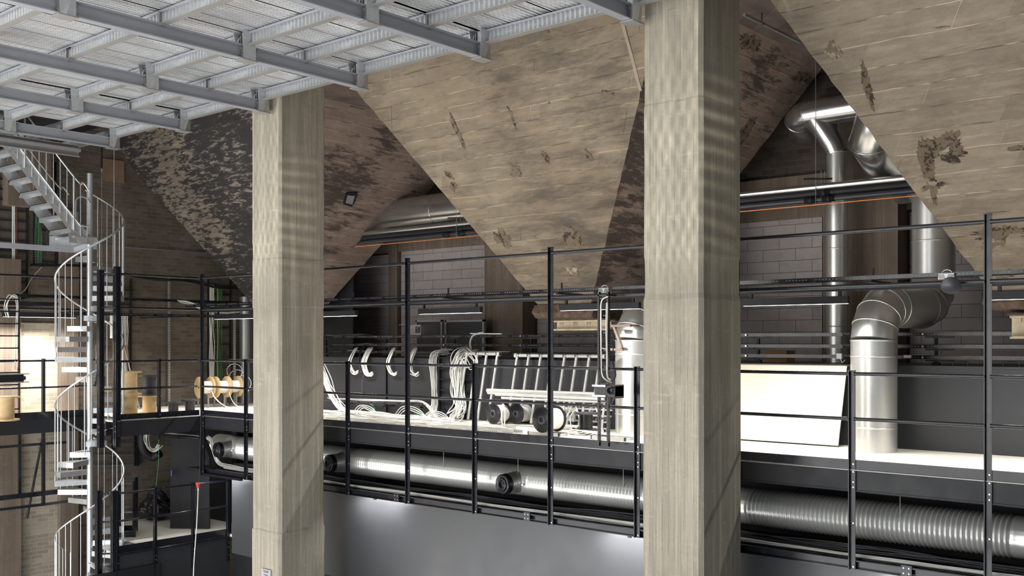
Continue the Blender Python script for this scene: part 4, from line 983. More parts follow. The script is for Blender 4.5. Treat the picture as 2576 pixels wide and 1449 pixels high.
for y in (6.4, 8.0, 9.5): m = MB(); m.bar((XE, y, 2.23), (XE+1.1, y, 2.23), .03, .03); m.build('bracket', M['black_dull'], r)
r = thing('cable_tray', 'short black tray at mid height behind the straight stair', 'cable tray', (XE+.2, 9.6, 3.0)); tray(r, onX(82, 669, XE+.2), onX(230, 672, XE+.2), .2, .05, False, 'black', None, .3)
bundle('white_cable_bundle', 'loose pale cables drooping over the tray near the gallery corner', 'cables', [onX(450, 757, XE+1.2), onX(475, 762, XE+1.2), onX(505, 775, XE+1.2), onX(560, 786, XE+1.2), onX(600, 784, XE+1.2)], 8, .05, .008, 'white', None, 21)
bundle('black_cable_bundle', 'dark cables swept along the rail above the end gallery', 'cables', [onX(300, 686, XE+1.0), onX(380, 700, XE+1.0), onX(470, 706, XE+1.0), onX(560, 722, XE+1.0), onX(640, 722, XE+1.0)], 9, .06, .010, 'black_dull', None, 22)
bundle('cable_loop', 'single grey cable dangling from the tray at far left', 'cable', [onX(105, 672, XE+.2), onX(80, 700, XE+.25), onX(62, 730, XE+.3), onX(30, 750, XE+.35), onX(-10, 756, XE+.4)], 1, .0, .008, 'alu', None, 23)
bundle('white_cable_bundle', 'white cable loop hanging on the black ladder at far left', 'cables', [onX(20, 800, XF+.1), onX(14, 770, XF+.1), onX(28, 745, XF+.1), onX(44, 760, XF+.1), onX(44, 830, XF+.1), onX(42, 930, XF+.1)], 3, .03, .009, 'white', None, 24)
# horizontal grey conduit high on the end wall
m = MB(); m.bar(W(308, 622), W(520, 637), .02, .03); tag(m.build('wall_conduit', M['galvdk'], None, W(400, 630)), 'thin grey conduit across the dark brick end wall', 'conduit')
# fibre board on the wall at upper left, dark strap and steel wires
a, b = W(260, 398, .03), W(312, 460, .03)
m = MB(); k = 14; top = [(a.y+(b.y-a.y)*i/k, a.z-.0+noise.noise(Vector((i*.7, 0, 0)))*.02) for i in range(k+1)]; bot = [(a.y+(b.y-a.y)*i/k, b.z+noise.noise(Vector((i*.9, 5, 0)))*.04) for i in range(k+1)][::-1]
pl = top+bot; q = len(pl); vs = [(XE+.0, y, z) for y, z in pl]+[(XE+.035, y, z) for y, z in pl]
m.add(vs, [tuple(range(q)), tuple(range(q, 2*q))[::-1]]+[(i, (i+1) % q, q+(i+1) % q, q+i) for i in range(q)])
tag(m.build('board_patch', M['boardbr'], None, (XE, a.y, b.z)), 'square brown fibre board with ragged edges on the upper end wall', 'board')
p = onY(287, 372, YR1); m = MB(); m.cyl((p.x, p.y, 5.28), (p.x, p.y, 2.95), .007, 6); m.lathe([(0, .012), (.05, .03), (.1, .012)], (p.x, p.y, 2.93), (0, 0, 1), 10)
tag(m.build('steel_wire', M['galvdk'], None, (p.x, p.y, 2.9)), 'thin steel wire hanging from the leftmost roof bracket', 'wire')
p = onY(256, 375, 10.5); r = thing('lifting_strap', 'black webbing strap with a hook and wire below the deck edge at left', 'strap', (p.x, p.y, 3))
zt, zm = 5.66, onY(256, 424, 10.5).z
m = MB(); m.bb(p.x-.03, p.x+.03, p.y-.006, p.y+.006, zm, zt); m.build('webbing', M['black_dull'], r)
m = MB(); m.tube([(p.x, p.y, zm+.02), (p.x+.02, p.y, zm-.03), (p.x, p.y, zm-.09), (p.x-.02, p.y, zm-.03), (p.x, p.y, zm+.02)], .006, 6); m.build('hook', M['galv'], r)
m = MB(); m.cyl((p.x, p.y, zm-.09), (p.x, p.y, 2.9), .006, 6); m.build('wire', M['galvdk'], r)
# ================================================================== CABLE REELS
def reel(name, lab, c, ax, R, rd, L, mflange, mdrum, th=.022, spokes=False, wound=None, grp=None, wr=None):
    """c centre of first flange (outer), axis ax"""
    ax = Vector(ax).normalized(); c = Vector(c); r = thing(name, lab, 'reel', (c.x+ax.x*L/2, c.y+ax.y*L/2, c.z-(R if abs(ax.z) < .5 else 0)), grp)
    for a in (0, L-th):
        m = MB(); m.lathe([(0, .025), (0, R-.004), (.004, R), (th-.004, R), (th, R-.004), (th, .025), (0, .025)], c+ax*a, ax, 44); fl_ = m.build('flange', M[mflange], r)
        if spokes:
            w = ax.orthogonal().normalized(); b_ = ax.cross(w); m = MB()
            for i in range(26):
                an = 2*PI*i/26; d = w*math.cos(an)+b_*math.sin(an); s0 = c+ax*a+(ax*-.004 if a == 0 else ax*(th+.004)); m.bar(s0+d*R*.38, s0+d*R*.95, .008, .010, ax)
            m.lathe([(-.012, R*.18), (-.012, R*.36), (0, R*.38)], c+ax*a, ax, 28); m.build('spokes', M['plastic_grey'], fl_)['kind'] = 'stuff'
    m = MB(); m.lathe([(0, rd), (L-2*th, rd)], c+ax*th, ax, 36); m.build('drum', M[mdrum], r)
    m = MB(); m.lathe([(-.003, .0), (-.003, .024)], c, ax, 14); m.lathe([(-.002, .024), (L*.5, .024)], c, ax, 14); m.build('bore', M['slotd'], r)
    if wound:
        m = MB(); P = []; rr = wr or rd+.03; turns = int((L-2*th)/.016); w = ax.orthogonal().normalized(); b_ = ax.cross(w)
        for i in range(turns*20+1):
            an = 2*PI*i/20; P.append(c+ax*(th+.008+(L-2*th-.016)*i/(turns*20))+(w*math.cos(an)+b_*math.sin(an))*rr)
        m.tube(P, .0095, 5); m.lathe([(0, rr), (L-2*th, rr)], c+ax*th, ax, 30); m.build('wound_cable', M[wound], r)
    return r
def flr(px, py, z=0.0): return onZ(px, py, z)
YAX = (.06, 1, 0)
# black spoked reels on the gallery
for px, py, Lr, lab in ((1241, 1063, .30, 'black spoked plastic reel of white cable, left of the trio on the gallery'), (1297, 1068, .30, 'black spoked plastic reel of white cable, middle of the trio'), (1366, 1082, .36, 'black spoked plastic reel of white cable, right of the trio, closest')):
    R_ = .208 if px == 1366 else .192; zc_ = R_+(.0 if px != 1366 else .058); p = onZ({1241: 1240, 1297: 1298, 1366: 1363}[px], {1241: 1041, 1297: 1041, 1366: 1056}[px], zc_)
    reel('cable_reel', lab, (p.x, p.y, zc_), YAX, R_, .08, Lr, 'plastic', 'plastic', .014, True, 'white', 'black spoked cable reels', R_*.78)
# loops slung over the left reel
p = onZ(1262, 1045, .18); m = MB()
for i in range(5):
    m.tube([(p.x+.05+.02*i+.04*math.sin(a), p.y-.02-.02*i, .19+.20*math.cos(a)) for a in [j*2*PI/18 for j in range(19)]], .009, 5)
tag(m.build('cable_coil', M['white'], None, (p.x, p.y, 0)), 'white cable coil slung over the left black spoked reel', 'cable coil')
# wooden reels, stood on end and on their rims
def stack(px, py, lab, z0, R, H, mf, md, grp=None, film=False):
    p = flr(px, py, z0) if z0 == 0 else None
    return None
def ureel(pos, z0, lab, R, H, mf, md, rd=None, grp=None):
    return reel('cable_reel', lab, (pos.x, pos.y, z0), (0, 0, 1), R, rd or R*.62, H, mf, md, .03, False, None, grp)
p = flr(326, 1046); ureel(p, 0, 'wrapped wooden cable reel standing on end, lower of the stacked pair', .235, .43, 'wood', 'wood', .155)
ureel(p, .432, 'wrapped wooden cable reel standing on top of another by the stanchions', .235, .47, 'wood', 'wood', .15)
p = flr(376, 1040); ureel(p, 0, 'wooden cable reel standing on end with a black reel on top', .235, .38, 'wood', 'wood', .14)
ureel(p, .382, 'black plastic reel standing on top of a wooden reel', .22, .42, 'plastic_grey', 'plastic_grey', .13)
p = flr(436, 1040); ureel(p, 0, 'small black reel standing on end, left one beside the corner post', .19, .24, 'plastic_grey', 'plastic_grey', .10)
p = flr(478, 1038); ureel(p, 0, 'small black reel standing on end, right one beside the corner post', .19, .28, 'plastic_grey', 'plastic_grey', .10)
p = flr(12, 1058); ureel(p, 0, 'wooden cable reel at the far left edge behind the walkway rail', .26, .46, 'wood', 'wood', .17)
# three rim-standing wooden reels on an axle stand
YW = 13.1
c = onY(500, 975, YW); rw = .245
st = thing('reel_stand', 'low steel stand carrying the three upright wooden reels', 'stand', (c.x+.2, YW+.4, 0))
for k, (px, w_) in enumerate(((500, .20), (541, .20), (571, .26))):
    yk = YW+k*.36
    cc = onY(px, 976, yk) if k else c
    reel('cable_reel', ['pine-flanged reel of white cable on the stand, frontmost and leftmost', 'pine-flanged reel of white cable on the stand, middle one', 'pine-flanged reel of white cable on the stand, rightmost'][k], (cc.x, yk, c.z), (.12, 1, 0), rw, .11, .30, 'wood', 'white', .03, False, 'white', 'wooden cable reels on a stand', .135)
    m = MB(); m.bb(cc.x-.22, cc.x-.19, yk+.1, yk+.13, 0, c.z-.18); m.bb(cc.x+.19, cc.x+.22, yk+.1, yk+.13, 0, c.z-.18); m.build('leg', M['galvdk'], st)
# label on first reel
p0 = onY(510, 992, YW-.01); m = MB(); m.box((p0.x, YW-.006, p0.z), (.045, .004, .075), Matrix.Rotation(.5, 3, 'Y')); 
tag(m.build('paper_label', M['white'], None, (p0.x, YW-.006, p0.z)), 'small white paper label on the frontmost pine reel', 'label')
bundle('loose_cable', 'white cable ends trailing from the pine reels to the floor', 'cables', [onY(533, 985, YW+.2), onY(540, 1000, YW), onY(560, 1018, YW-.4), onZ(590, 1030, .02), onZ(612, 1031, .02)], 2, .01, .009, 'white', None, 31)
bundle('loose_cable', 'white cable ends trailing from the rightmost pine reel', 'cables', [onY(574, 980, YW+.7), onY(582, 1005, YW+.4), onY(596, 1022, YW), onZ(618, 1028, .02)], 1, .01, .009, 'white', None, 32)
for i, (cx, cy) in enumerate(((597, 960), (612, 975), (590, 945))):
    q = onY(cx, cy, 14.2); m = MB(); m.tube([(q.x+.26*math.cos(a)*(1+.1*math.sin(3*a)), q.y+.05*math.sin(2*a), q.z+.28*math.sin(a)) for a in [j*2*PI/24 for j in range(25)]], .008, 5)
    tag(m.build('cable_coil', M['white'], None, (q.x, q.y, q.z-.28)), ['large loop', 'lower loop', 'upper loop'][i]+' of white cable behind the pine reels', 'cable coil')
q = onZ(612, 1010, 0); q.x = max(q.x, XE+.25); m = MB(); m.bb(q.x-.2, q.x+.25, q.y-.15, q.y+.25, 0, .38); tag(m.build('cardboard_box', M['card'], None, (q.x, q.y, 0)), 'brown cardboard box beside the pine reels, behind the farther pillar', 'box')
m = MB(); a = onY(600, 905, 14.3); m.bb(a.x-.4, a.x+.9, 14.3, 14.34, a.z-.01, a.z+.02); m.bb(a.x-.4, a.x-.37, 14.3, 14.34, 0, a.z); m.bb(a.x+.87, a.x+.9, 14.3, 14.34, 0, a.z); tag(m.build('timber_trestle', M['wooddk'], None, (a.x, 14.3, 0)), 'plain timber trestle against the dark corner behind the pine reels', 'trestle')
m = MB(); a = onY(620, 800, 14.9); m.lathe([(0, .17), (2.6, .17)], (a.x, 14.9, 0), (0, 0, 1), 24); m.lathe([(0, .1), (2.6, .1)], (a.x-.75, 15.3, 0), (0, 0, 1), 18)
tag(m.build('foil_pipe', M['galvdk'], None, (a.x, 14.9, 0)), 'foil-wrapped vertical pipes in the dark corner behind the farther pillar', 'pipe')
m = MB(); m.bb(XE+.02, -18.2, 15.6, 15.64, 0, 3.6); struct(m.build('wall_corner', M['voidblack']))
# ================================================================== LOWER LANDING ITEMS
# door leaf standing open
da, db = onZ(429, 1330, ZL), onZ(528, 1331, ZL); d = (db-da); d.z = 0; L = d.length; d.normalize(); zt = onY(429, 1103, da.y).z
r = thing('door_1', '', 'door', (db.x, db.y, ZL)); r['kind'] = 'structure'; del r['label']; del r['category']
nn_ = Vector((-d.y, d.x, 0))
m = MB(); m.bar(da+Vector((0, 0, (zt-ZL)/2+.01)), db+Vector((0, 0, (zt-ZL)/2+.01)), .05, zt-ZL-.02); m.build('door_leaf', M['voidblack'], r)
q = onY(434, 1190, da.y-.03); m = MB(); m.cyl((q.x, q.y-.02, q.z-.06), (q.x, q.y-.02, q.z+.03), .022, 10); h_ = m.build('door_handle', M['blue'], r)
m = MB(); m.cyl((q.x, q.y-.02, q.z+.03), (q.x, q.y-.02, q.z+.05), .022, 10); m.build('red_cap', M['red'], r)
# rubbish bag
q = onZ(393, 1308, ZL); bm_ = MB(); n1, n2 = 30, 20; vs = []
for j in range(n2+1):
    ph = PI*j/n2
    for i in range(n1):
        th = 2*PI*i/n1; dd = Vector((math.sin(ph)*math.cos(th), math.sin(ph)*math.sin(th), math.cos(ph))); w = 1+.22*noise.noise(dd*2.3)+.10*noise.noise(dd*7)
        p = Vector((dd.x*.36*w, dd.y*.34*w, .27+dd.z*.27*w+(.22*max(0, dd.z)**6))); p.z = max(0.0, p.z); vs.append(q+p)
bm_.add(vs, [(j*n1+i, j*n1+(i+1) % n1, (j+1)*n1+(i+1) % n1, (j+1)*n1+i) for j in range(n2) for i in range(n1)], False)
tag(bm_.build('refuse_bag', M['bag'], None, q), 'crumpled black refuse bag against the brick wall on the lower landing', 'bag')
# open black frame (unit) standing on the landing
a = onZ(299, 1352, ZL); b = onZ(337, 1351, ZL); r = thing('steel_rack', 'open black steel frame standing on the lower landing behind the rail', 'frame', (a.x, a.y, ZL))
ax_ = (b-a); ax_.z = 0; ax_.normalize(); dep = Vector((-.62, .40, 0)); zt = onD(300, 1213, (a-Vector((0, 0, CAMZ))).dot(Vector((-SA, CA, 0)))).z
for p in (a, b, a+dep, b+dep): m = MB(); m.bb(p.x-.025, p.x+.025, p.y-.025, p.y+.025, ZL, zt); m.build('leg', M['black'], r)
for z in (ZL+.06, (ZL+zt)/2-.05, zt-.03):
    for p, q_ in ((a, b), (b, b+dep), (a, a+dep), (a+dep, b+dep)): m = MB(); m.bar(Vector((p.x, p.y, z)), Vector((q_.x, q_.y, z)), .03, .11 if z < ZL+.1 else .035); m.build('cross_rail', M['black'], r)
# wall grid of struts on brick, big cable bend
r = thing('wall_strut_grid', 'grid of slotted steel struts fixed to the brick under the end gallery', 'struts', W(310, 1170))
for px in (283, 340, 347): m = MB(); a, b = W(px, 1085, .05), W(px, 1172, .05); m.bar(a, b, .035, .035); m.build('upright_strut', M['black'], r)
for py in (1092, 1118, 1146, 1172): m = MB(); m.bar(W(236, py, .07), W(334, py-1, .07), .02, .035); m.build('level_strut', M['galvdk'], r)
r = thing('cable_bend', 'big U-shaped black cable bend with white cables under the end gallery', 'cable tray', onX(385, 1150, XE+.6))
P = smooth([onX(358, 1080, XE+.6), onX(358, 1115, XE+.6), onX(366, 1138, XE+.6), onX(385, 1150, XE+.65), onX(402, 1140, XE+.8)], 6)
m = MB(); m.tube(P, .10, 12); m.build('black_sleeve', M['black_dull'], r)
P = smooth([onX(370, 1082, XE+.85), onX(368, 1110, XE+.85), onX(376, 1128, XE+.85), onX(390, 1134, XE+.9), onX(404, 1122, XE+1)], 6)
bundle('white_cables', '', '', P, 8, .05, .009, 'white', None, 41, r, None, False, 1)
bundle('black_cable_bundle', 'dark cables slung under the gallery floor from the bend to the duct recess', 'cables', [onX(365, 1080, XE+1), onY(430, 1095, 12.6), onY(500, 1100, 12.4), onY(560, 1110, 12.5), onY(600, 1100, 12.6)], 8, .06, .010, 'black_dull', None, 42)
bundle('white_cable_bundle', 'pale cables swept under the end gallery edge near the spiral stair', 'cables', [onX(240, 1092, XS-.4), onX(300, 1080, XS-.4), onX(360, 1076, XS-.4), onX(400, 1090, XS-.5), onX(500, 1100, XS-.8)], 6, .05, .008, 'white', None, 43)
r = thing('cable_tray', 'black tray hung under the end gallery edge', 'cable tray', (XS-.4, 10.5, -.55)); tray(r, onX(262, 1083, XS-.45), onX(505, 1103, XS-.45), .25, .04, False)
m = MB(); P = [onD(399, 1085, 20.5), onD(399, 1160, 20.5), onD(393, 1220, 20.5), onD(391, 1245, 20.5)]; m.tube(smooth(P, 4), .006, 6); tag(m.build('green_wire', M['green'], None, P[-1]), 'thin green wire hanging down behind the lower landing rail', 'wire')
# rope with red hook
a = onY(507, 900, 11.6); r = thing('rope', 'long thin rope hanging past the corner post with a red hook', 'rope', onD(487, 1460, 15.5))
d0 = 17.3
m = MB(); m.tube([onD(507, 905, d0), onD(506, 1060, d0), onD(501, 1215, d0)], .006, 6); m.build('upper_rope', M['black_dull'], r)
m = MB(); m.tube(smooth([onD(499, 1228, d0), onD(495, 1320, d0), onD(489, 1400, d0), onD(486, 1470, d0)], 5), .009, 6); m.build('lower_rope', M['alu'], r)
c = onD(499, 1222, d0); m = MB(); m.bb(c.x-.035, c.x+.025, c.y-.015, c.y+.015, c.z-.03, c.z+.035); m.tube([(c.x+.02, c.y, c.z+.03), (c.x-.05, c.y, c.z+.05)], .012, 6); m.tube([(c.x-.01, c.y, c.z-.02), (c.x-.02, c.y, c.z-.08)], .012, 6); m.build('hook', M['red'], r)
# dark panel leaning below the landing
a = onX(293, 1445, XS+.12); b = onX(405, 1418, XS+.12); m = MB(); m.bb(XS+.05, XS+.08, a.y-.6, b.y, -4.6, b.z); tag(m.build('dark_panel', M['voidblack'], None, (XS+.06, a.y, -4.6)), 'black panel fixed below the lower landing edge at bottom left', 'panel')
bundle('white_cable_bundle', 'tangle of white cables at the foot of the spiral stair, bottom left', 'cables', [onX(232, 1425, XS-.2), onX(255, 1432, XS-.2), onX(280, 1440, XS-.2), onX(300, 1455, XS-.2)], 9, .08, .009, 'white', None, 44)
# items on end walkway behind spiral
q = onX(308, 890, XE+.5); m = MB(); m.box((XE+.5, q.y, q.z), (.03, .25, .38), Matrix.Rotation(.08, 3, 'X')); tag(m.build('brown_carton', M['card'], None, (XE+.5, q.y, q.z-.2)), 'brown carton flap propped up behind the stacked wooden reels', 'carton')
m = MB(); q = onX(258, 900, XE+.4); 
for i in range(7): m.tube(wavy(onX(242+i*3, 868, XE+.4), onX(240+i*3, 985, XE+.5), .12, 10, 0, i), .03, 6)
tag(m.build('grey_sheeting', M['plastic_grey'], None, q), 'dark crumpled sheeting hanging behind the spiral stair', 'sheet')
a = onX(298, 812, XE+.5); b = onX(352, 1020, XE+.9); b.z = 0.02; m = MB(); m.tube([a, b], .016, 6); m.tube([a+Vector((0, -.1, -.1)), b+Vector((.05, -.2, 0))], .012, 6); tag(m.build('leaning_rods', M['galvdk'], None, b), 'two thin rods leaning on the end wall behind the stacked reels', 'rod')
a = onX(284, 810, XE+.8); m = MB(); m.bar((XE, a.y, a.z), a, .02, .02); m.bb(a.x-.05, a.x+.05, a.y-.04, a.y+.04, a.z-.35, a.z+.2); tag(m.build('white_lamp_box', M['white'], None, a), 'small white upright fixture behind the tall stair stanchions', 'fixture')
# ================================================================== THREE-TIER CABLE RACK ON THE LOW PARTITION
YT = 15.0
def rack(x0, x1, lab, xs):
    r = thing('cable_rack', lab, 'cable rack', ((x0+x1)/2, YT, 1.17))
    for z in (1.585, 1.41, 1.255): tray(r, (x0, YT, z), (x1, YT, z), .30, .05, True, 'black', M['slot'] if z > 1.3 else M['slot'])
    for x in xs:
        m = MB(); m.bb(x-.02, x+.02, YT-.02, YT+.02, 1.17, 1.60); m.bb(x-.05, x+.05, YT-.03, YT+.03, 1.17, 1.21); s_ = m.build('stand', M['black_dull'], r)
        for z in (1.575, 1.40, 1.245): m = MB(); m.bb(x-.02, x+.02, YT-.20, YT+.20, z-.012, z); m.bb(x-.10, x+.30, YT-.165, YT-.155, z-.02, z+.005); m.build('arm', M['black_dull'], s_)
        for z in (1.61, 1.435, 1.28): m = MB(); m.bolt((x-.13, YT-.16, z), (0, -1, 0), .016, .02); m.build('bolt', M['galv'], s_)
xa = onY(2128, 860, YT).x; xb_ = onY(2268, 860, YT).x
xsup = [onY(1143, 860, YT).x+2.02*i for i in range(-3, 4)]
rack(-18.0, xa, 'long three-tier black cable rack standing on the low partition, left of the round duct', xsup[:6]+[onY(1908, 860, YT).x])
rack(xb_, 0.9, 'three-tier black cable rack on the low partition, right of the round duct', [onY(2355, 860, YT).x])
bundle('white_cable_bundle', 'white cables lying in the top tiers of the long rack, behind farther pillar', 'cables', [Vector((x, YT-.05, 1.44)) for x in (-17.6, -16.6, -15.6, -14.8, -14.2)], 7, .05, .008, 'white', None, 51, None, None, True)
bundle('white_cable_bundle', 'white cables along the lowest tier of the long rack', 'cables', [Vector((x, YT-.05, 1.29)) for x in (-17.6, -16.4, -15.2, -14, -12.9)], 8, .05, .008, 'white', None, 52, None, None, True)
# hanging U bundles
def ubundle(px, lab, ya, yb, w, n, s, mat='white'):
    a = onY(px, ya, 14.75); b = onY(px, yb, 14.42); m = MB(); rnd = random.Random(px)
    for i in range(n):
        o = (i/(n-1)-.5)*w; dz = rnd.uniform(-.03, .03); dy = rnd.uniform(-.02, .02)
        P = smooth([(a.x-.42+o*.5, 14.86, 1.38), (a.x+o-.24, 14.66, 1.35), (a.x-.12+o, 14.46+dy, a.z-.06), (a.x-.10+o, 14.36+dy, (a.z+b.z)/2), (a.x-.03+o*.9, 14.36+dy, b.z+.06+dz), (a.x+.06+o*.6, 14.38, b.z+dz), (a.x+.13+o*.3, 14.40, b.z+.04+dz)], 5)
        m.tube(P, .0085, 5)
    tag(m.build('hanging_cable_bundle', M[mat], None, b), lab, 'cables')
ubundle(922, 'hooked bundle of white cables hanging from the rack, leftmost of four', 884, 940, .10, 9, 1)
ubundle(958, 'thickest hooked bundle of white cables hanging from the rack, second of four', 884, 944, .17, 15, 1)
ubundle(1018, 'hooked bundle of white cables hanging from the rack behind a tall post', 884, 943, .09, 8, 1)
ubundle(1073, 'hooked bundle of white cables hanging from the rack, fourth from the left', 886, 944, .11, 9, 1)
bundle('black_cable_bundle', 'black cables arching over the rack and hanging beside the leftmost white bundle', 'cables', [onY(960, 866, 14.8), onY(925, 868, 14.7), onY(908, 884, 14.5), onY(906, 915, 14.4), onY(911, 938, 14.38), onY(918, 942, 14.38)], 4, .02, .010, 'plastic', None, 53)
bundle('violet_wire', 'thin violet wire dangling below the leftmost hanging bundle', 'wire', [onY(915, 943, 14.4), onY(910, 965, 14.4), onY(911, 985, 14.4), onY(908, 1004, 14.4)], 1, 0, .005, 'violet', None, 54)
bundle('white_cable_bundle', 'straight strapped bundle of white cables dropping to the floor, centre left', 'cables', [(onY(1098, 884, 14.6).x+.15, 14.8, 1.30), onY(1096, 890, 14.5), onY(1088, 912, 14.40), onY(1090, 960, 14.38), onY(1091, 1010, 14.35), onY(1088, 1040, 14.2), onY(1078, 1046, 14.0)], 16, .065, .0085, 'white', None, 55)
bundle('white_cable_bundle', 'wide fan of white cables falling from the rack to the floor', 'cables', [(onY(1165, 884, 14.6).x+.1, 14.8, 1.30), onY(1160, 900, 14.4), onY(1150, 935, 14.35), onY(1152, 985, 14.3), onY(1158, 1030, 14.1), onY(1140, 1052, 13.8)], 26, .13, .008, 'white', None, 56)
bundle('white_cable_bundle', 'thin white cables dropping in front of the leaning tube frame', 'cables', [onY(1170, 880, 14.6), onY(1190, 900, 14.35), onY(1196, 915, 14.3), onY(1180, 925, 14.3), onY(1165, 905, 14.35), onY(1150, 930, 14.3), onY(1148, 1000, 14.2)], 5, .05, .007, 'white', None, 57)
bundle('white_cable_bundle', 'white cables cascading from behind the farther pillar to the floor', 'cables', [onY(790, 890, 13.9), onY(815, 945, 13.8), onY(832, 990, 13.7), onY(850, 1020, 13.5), onY(880, 1040, 13.3), onY(960, 1052, 13.1), onY(1100, 1060, 13.0)], 22, .11, .009, 'white', None, 58)
bundle('white_cable_bundle', 'loose white cable loop rising from the top tier of the rack', 'cables', [onY(1184, 880, 14.8), onY(1182, 862, 14.8), onY(1188, 846, 14.8), onY(1200, 840, 14.8), onY(1215, 839, 14.8)], 3, .02, .007, 'white', None, 59)
m = MB(); m.bar(onY(1184, 839, 14.85), onY(1262, 840, 14.85), .03, .02); tag(m.build('white_lath', M['white'], None, onY(1184, 839, 14.85)), 'short white lath lying on the top tier of the cable rack', 'lath')
# galvanised trays and cables on the floor
def gtray(lab, a, b, w, z=.0, mat='alu', h=.06):
    r = thing('cable_tray', lab, 'cable tray', a); tray(r, (a.x, a.y, z), (b.x, b.y, z), w, h, True, mat, M['slot'], .25); return r
gtray('white lit cable tray lying on the gallery floor, nearest the edge', Vector((-15.9, 12.75, 0)), Vector((-10.8, 12.75, 0)), .25)
gtray('white lit cable tray lying on the gallery floor behind another tray', Vector((-16.3, 13.35, 0)), Vector((-11.4, 13.25, 0)), .3)
bundle('white_cable_bundle', 'many white cables strewn along the gallery floor in the trays', 'cables', [Vector((x, 13.3+.08*math.sin(x*2), .10)) for x in (-16.6, -15.8, -15.0, -14.2, -13.6, -13.1, -12.8)], 16, .09, .009, 'white', None, 61, None, None, True)
bundle('white_cable_bundle', 'white cables trailing over the front floor tray', 'cables', [Vector((x, 12.8+.1*math.sin(x*1.4), .07)) for x in (-16.2, -15.2, -14.2, -13.2, -12.4, -11.7, -11.0)], 8, .09, .008, 'white', None, 62, None, None, True)
for i, (c0, c1, hh) in enumerate((((-14.6, 13.5), (-13.7, 13.6), .26), ((-13.6, 13.3), (-12.9, 13.4), .22), ((-15.9, 13.6), (-15.2, 13.7), .22))):
    m = MB()
    for k in range(3): m.tube(smooth([(c0[0]+.05*k, c0[1], .03), (c0[0]*.7+c1[0]*.3, c0[1]+.05*k, hh*(1-.12*k)), (c0[0]*.35+c1[0]*.65, c1[1]-.04*k, hh*(.9-.1*k)), (c1[0]+.04*k, c1[1], .03)], 7), .009, 5)
    tag(m.build('cable_loop', M['white'], None, (c0[0], c0[1], 0)), 'arching white cable loop on the gallery floor, %s' % ['below the second hanging bundle', 'just left of the spoked reels', 'at the left beside the farther pillar'][i], 'cable loop')
r = thing('cable_tray', 'low black cable tray fixed to the partition near the floor, left part', 'cable tray', (-15.5, 14.3, .3)); a = onY(822, 1010, 14.3); b = onY(1075, 1020, 14.3); tray(r, a, b, .22, .05, True, 'black', M['slot'])
for q in (onY(870, 1014, 14.3), onY(975, 1016, 14.3), onY(1045, 1019, 14.3)): m = MB(); m.bb(q.x-.02, q.x+.02, 14.16, 14.49, a.z-.03, a.z-.005); m.build('bracket', M['black_dull'], r)
bundle('white_cable_bundle', 'white and pale green cables on the low black tray', 'cables', [a+Vector((.1, 0, .06)), a+Vector((1.0, 0, .06)), b+Vector((-.8, 0, .06)), b+Vector((-.1, 0, .05)), b+Vector((.6, -.3, -.25))], 10, .06, .009, 'white', None, 63, None, None, True)
for px, lab in ((934, 'left'), (1048, 'right')):
    q = onY(px, 1030, 14.25); m = MB()
    for k in range(6): m.tube(smooth([(q.x-.1+.02*k, 14.3, a.z), (q.x+.1-.01*k, 14.25, q.z+.03), (q.x+.04-.012*k, 14.25, q.z-.14), (q.x-.1, 14.3, q.z-.16+.02*k)], 6), .008, 5)
    tag(m.build('green_cable_loop', M['green'], None, (q.x, 14.25, 0.05)), 'green cable loop drooping under the low black tray, %s one' % lab, 'cable loop')
# black ladders on the partition
for pxa, pxb, lab in ((1106, 1140, 'black cable ladder upright against the partition behind the strapped bundle'), (1168, 1190, 'black cable ladder upright against the partition behind the cable fan')):
    a = onY(pxa, 885, 14.44); b = onY(pxb, 885, 14.44); r = thing('cable_ladder', lab, 'cable ladder', (a.x, 14.44, 0))
    for x in (a.x, b.x): m = MB(); m.bb(x-.012, x+.012, 14.42, 14.48, 0, 1.24); m.build('side_rail', M['black'], r)
    for k in range(6): m = MB(); m.bb(a.x, b.x, 14.43, 14.455, .12+k*.21, .15+k*.21); m.build('rung', M['black'], r)
q = onY(971, 930, 14.47)
m = MB(); m.bb(q.x-.012, q.x+.012, 14.46, 14.495, .0, 1.1); tag(m.build('slotted_strip', M['black'], None, (q.x, 14.47, 0)), 'thin black perforated strip upright on the partition, centre left', 'strip')
# ================================================================== LEANING TUBE FRAMES
def frame_(lab, pxa, pxb, pya, pyb, pxs_, grp='leaning aluminium tube frames'):
    a = onY(pxa, pya, 14.40); b = onY(pxb, pyb, 14.40); z = (a.z+b.z)/2; r = thing('scaffold_section', lab, 'frame', ((a.x+b.x)/2, 13.7, 0), grp)
    m = MB(); m.tube([(a.x, 14.40, z), (b.x, 14.40, z)], .032, 12)
    for x in (a.x, b.x): m.lathe([(-.03, .03), (-.03, .045), (.03, .045), (.03, .03)], (x, 14.40, z), (1, 0, 0), 14)
    m.build('top_tube', M['alu'], r)
    for px in pxs_:
        x = onY(px, pya, 14.40).x; m = MB(); m.tube([(x, 14.38, z-.02), (x-.16, 14.30, .03)], .026, 10); m.build('leg', M['alu'], r)
        m = MB(); m.lathe([(-.04, .03), (-.04, .036), (.04, .036), (.04, .03)], (x, 14.40, z), (1, 0, 0), 12); m.build('clamp', M['galvdk'], r)
    return r
frame_('white-lit aluminium tube frame with four legs leaning on the partition', 1176, 1255, 888, 892, (1176, 1202, 1226, 1253))
frame_('wider aluminium tube frame with eight legs leaning on the partition', 1299, 1520, 892, 899, (1303, 1332, 1362, 1392, 1422, 1452, 1484, 1512))
r = thing('tube_bundle', 'stack of long horizontal aluminium tubes and lattice leaning in front of the frame', 'tubes', (-11.5, 13.7, 0))
